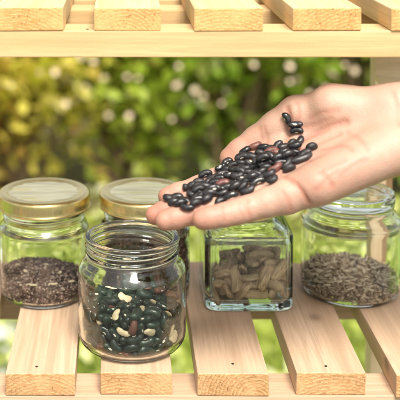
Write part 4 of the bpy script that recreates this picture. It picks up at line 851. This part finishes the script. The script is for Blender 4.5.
o = blades('ground_cover', 2600, lambda q, n: np.concatenate([q.uniform([-120,200,2],[120,330,9],(n,3))]), (3.5, 7), .55, M['grass'], 12, curl=.8, up=(.3,.4))
tag(o, 'low broad-leaved plants spread through the grass', 'ground cover', kind='stuff')
LAB = ['yellow-tinged leafy shrub at the far left behind the left gold lid','green shrub with pale blossoms behind the second gold lid','dense green shrub behind the fingertips, with dark gaps at its foot',
 'bright green shrub showing above the palm','dark green shrub at the right behind the forearm','tall shrub filling in behind the left part of the hedge row','tall shrub filling in behind the middle of the hedge row','tall shrub filling in behind the right of the hedge row',
 'small yellow-green shrub leaning out beyond the left edge']
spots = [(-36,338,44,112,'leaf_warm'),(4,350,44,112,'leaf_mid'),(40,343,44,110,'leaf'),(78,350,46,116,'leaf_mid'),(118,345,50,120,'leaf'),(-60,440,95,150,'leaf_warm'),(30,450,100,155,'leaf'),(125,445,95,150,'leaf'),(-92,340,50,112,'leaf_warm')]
for i, (x, y, rx, hh, mk) in enumerate(spots):
    t = empty('shrub', (x, y, 0), LAB[i], 'shrub', 'shrubs in the hedge behind the rack')
    nn = [4200,4200,4200,4200,4200,3600,3600,3600,2500][i]
    cl = np.random.default_rng(50+i); K = 60
    u = cl.normal(size=(K,3)); u /= np.linalg.norm(u, axis=1)[:,None]; u *= cl.uniform(.35,1.0,(K,1))
    cc = np.stack([x+u[:,0]*rx*.62, y+u[:,1]*rx*.55, hh*.52+u[:,2]*hh*.46], -1)
    ct = cl.normal(0, .17, K)
    def lf(q, n, cc=cc):
        k = q.integers(0, K, n); off = q.normal(0, 1, (n,3))*7.0; lf.k = k
        r_ = cc[k]+off; r_[:,2] = np.maximum(r_[:,2], 3); return r_
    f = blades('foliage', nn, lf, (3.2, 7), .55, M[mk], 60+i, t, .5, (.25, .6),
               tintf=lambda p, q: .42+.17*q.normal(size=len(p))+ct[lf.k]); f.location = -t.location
    vs, fs = [], []
    rr = random.Random(i)
    for k in range(0, K, 2):
        a = Vector((x+rr.uniform(-8,8), y+rr.uniform(-8,8), 0)); b = Vector(cc[k].tolist()); m_ = (a+b)/2+Vector((rr.uniform(-5,5), rr.uniform(-5,5), 6))
        prev = None
        for (p, r_) in ((a, 1.3), (m_, .9), (b, .35)):
            base = len(vs); vs += [(p.x+r_*math.cos(2*PI*j/5), p.y+r_*math.sin(2*PI*j/5), p.z) for j in range(5)]
            if prev is not None: fs += [(prev+j, prev+(j+1)%5, base+(j+1)%5, base+j) for j in range(5)]
            prev = base
    s_ = mesh('stem', vs, fs, M['twig'], None, (0,0,0), True); s_.parent = t; s_.location = -t.location
    # petal shapes standing in for sky gaps and glints, mostly high up
    if i in (8,): continue
    vs, fs = [], []
    nb = [60,75,60,40,25,70,55,35][i]
    for k in range(nb):
        for tr in range(6):
            uu = Vector((rr.gauss(0,1), -abs(rr.gauss(0,1)), rr.gauss(0,1))).normalized()
            c = Vector((x+uu.x*rx*.72, y+uu.y*rx*.66, max(hh*.52+uu.z*hh*.45, 4)))
            if k % 3 == 0: c.z = rr.triangular(30, 62, 50)
            if c.z > 36 or rr.random() < .10: break
        R0 = rr.uniform(.5, 1.3); n = 5; nrm = Vector((rr.gauss(0,.4), -1, rr.uniform(.2,1.2))).normalized()
        e1 = nrm.orthogonal().normalized(); e2 = nrm.cross(e1)
        for pnum in range(n):
            a = 2*PI*pnum/n; d_ = e1*math.cos(a)+e2*math.sin(a); sd = nrm.cross(d_); b0 = len(vs)
            vs += [tuple(c), tuple(c+d_*R0*.6+sd*R0*.42+nrm*.2), tuple(c+d_*R0+nrm*.35), tuple(c+d_*R0*.6-sd*R0*.42+nrm*.2)]; fs.append((b0,b0+1,b0+2,b0+3))
    s_ = mesh('blossom', vs, fs, M['petal'], None); s_.parent = t; s_.location = -t.location; s_['kind'] = 'stuff'

# ------------------------------------------------------------------ camera and light
cam = bpy.data.cameras.new('camera'); co = bpy.data.objects.new('camera', cam); link(co)
co.location = (0, 0, CAMH*S); co.rotation_euler = (PI/2-PITCH, 0, 0)
cam.sensor_width = 36; cam.lens = FPX/400*36
cam.shift_x = (200-PX)/400; cam.shift_y = (PY-200)/400
cam.clip_start = .05; cam.clip_end = 1000
cam.dof.use_dof = True; cam.dof.focus_distance = .785; cam.dof.aperture_fstop = 8.2
sc.camera = co
world = bpy.data.worlds.new('World'); sc.world = world; world.use_nodes = True
nt = world.node_tree; nt.nodes.clear()
sk = nt.nodes.new('ShaderNodeTexSky'); sk.sky_type = 'NISHITA'; sk.sun_disc = False
EL, AZ = SUN
sk.sun_elevation = math.radians(EL); sk.sun_rotation = math.radians(AZ); sk.air_density = 1.0; sk.dust_density = 4.0; sk.ozone_density = .6
bg = nt.nodes.new('ShaderNodeBackground'); bg.inputs[1].default_value = .12
wo = nt.nodes.new('ShaderNodeOutputWorld')
hs = nt.nodes.new('ShaderNodeHueSaturation'); hs.inputs['Saturation'].default_value = .3
nt.links.new(sk.outputs[0], hs.inputs['Color']); wm = nt.nodes.new('ShaderNodeMix'); wm.data_type = 'RGBA'; wm.blend_type = 'MULTIPLY'; wm.inputs[0].default_value = 1; wm.inputs[7].default_value = (1, .975, .92, 1)
nt.links.new(hs.outputs[0], wm.inputs[6]); nt.links.new(wm.outputs[2], bg.inputs[0]); nt.links.new(bg.outputs[0], wo.inputs[0])
sl = bpy.data.lights.new('sun', 'SUN'); sl.energy = 2.3; sl.angle = math.radians(22); sl.color = (1, .94, .84)
so = bpy.data.objects.new('sun', sl); link(so)
e_, a_ = math.radians(EL), math.radians(AZ)
dv = Vector((math.sin(a_)*math.cos(e_), math.cos(a_)*math.cos(e_), math.sin(e_)))
so.rotation_euler = dv.to_track_quat('Z', 'Y').to_euler(); so.location = (0, 0, 6)
vs_ = sc.view_settings; vs_.view_transform = 'Standard'; vs_.look = 'None'; vs_.gamma = 1; vs_.use_curve_mapping = False
vs_.exposure = 1.03
sc.render.engine = 'CYCLES'; sc.cycles.use_denoising = True
sc.cycles.max_bounces = 24; sc.cycles.transmission_bounces = 20; sc.cycles.transparent_max_bounces = 24; sc.cycles.glossy_bounces = 8; sc.cycles.diffuse_bounces = 5
sc.cycles.sample_clamp_indirect = 12; sc.cycles.blur_glossy = .5
sc.cycles.caustics_refractive = True; sc.cycles.caustics_reflective = False
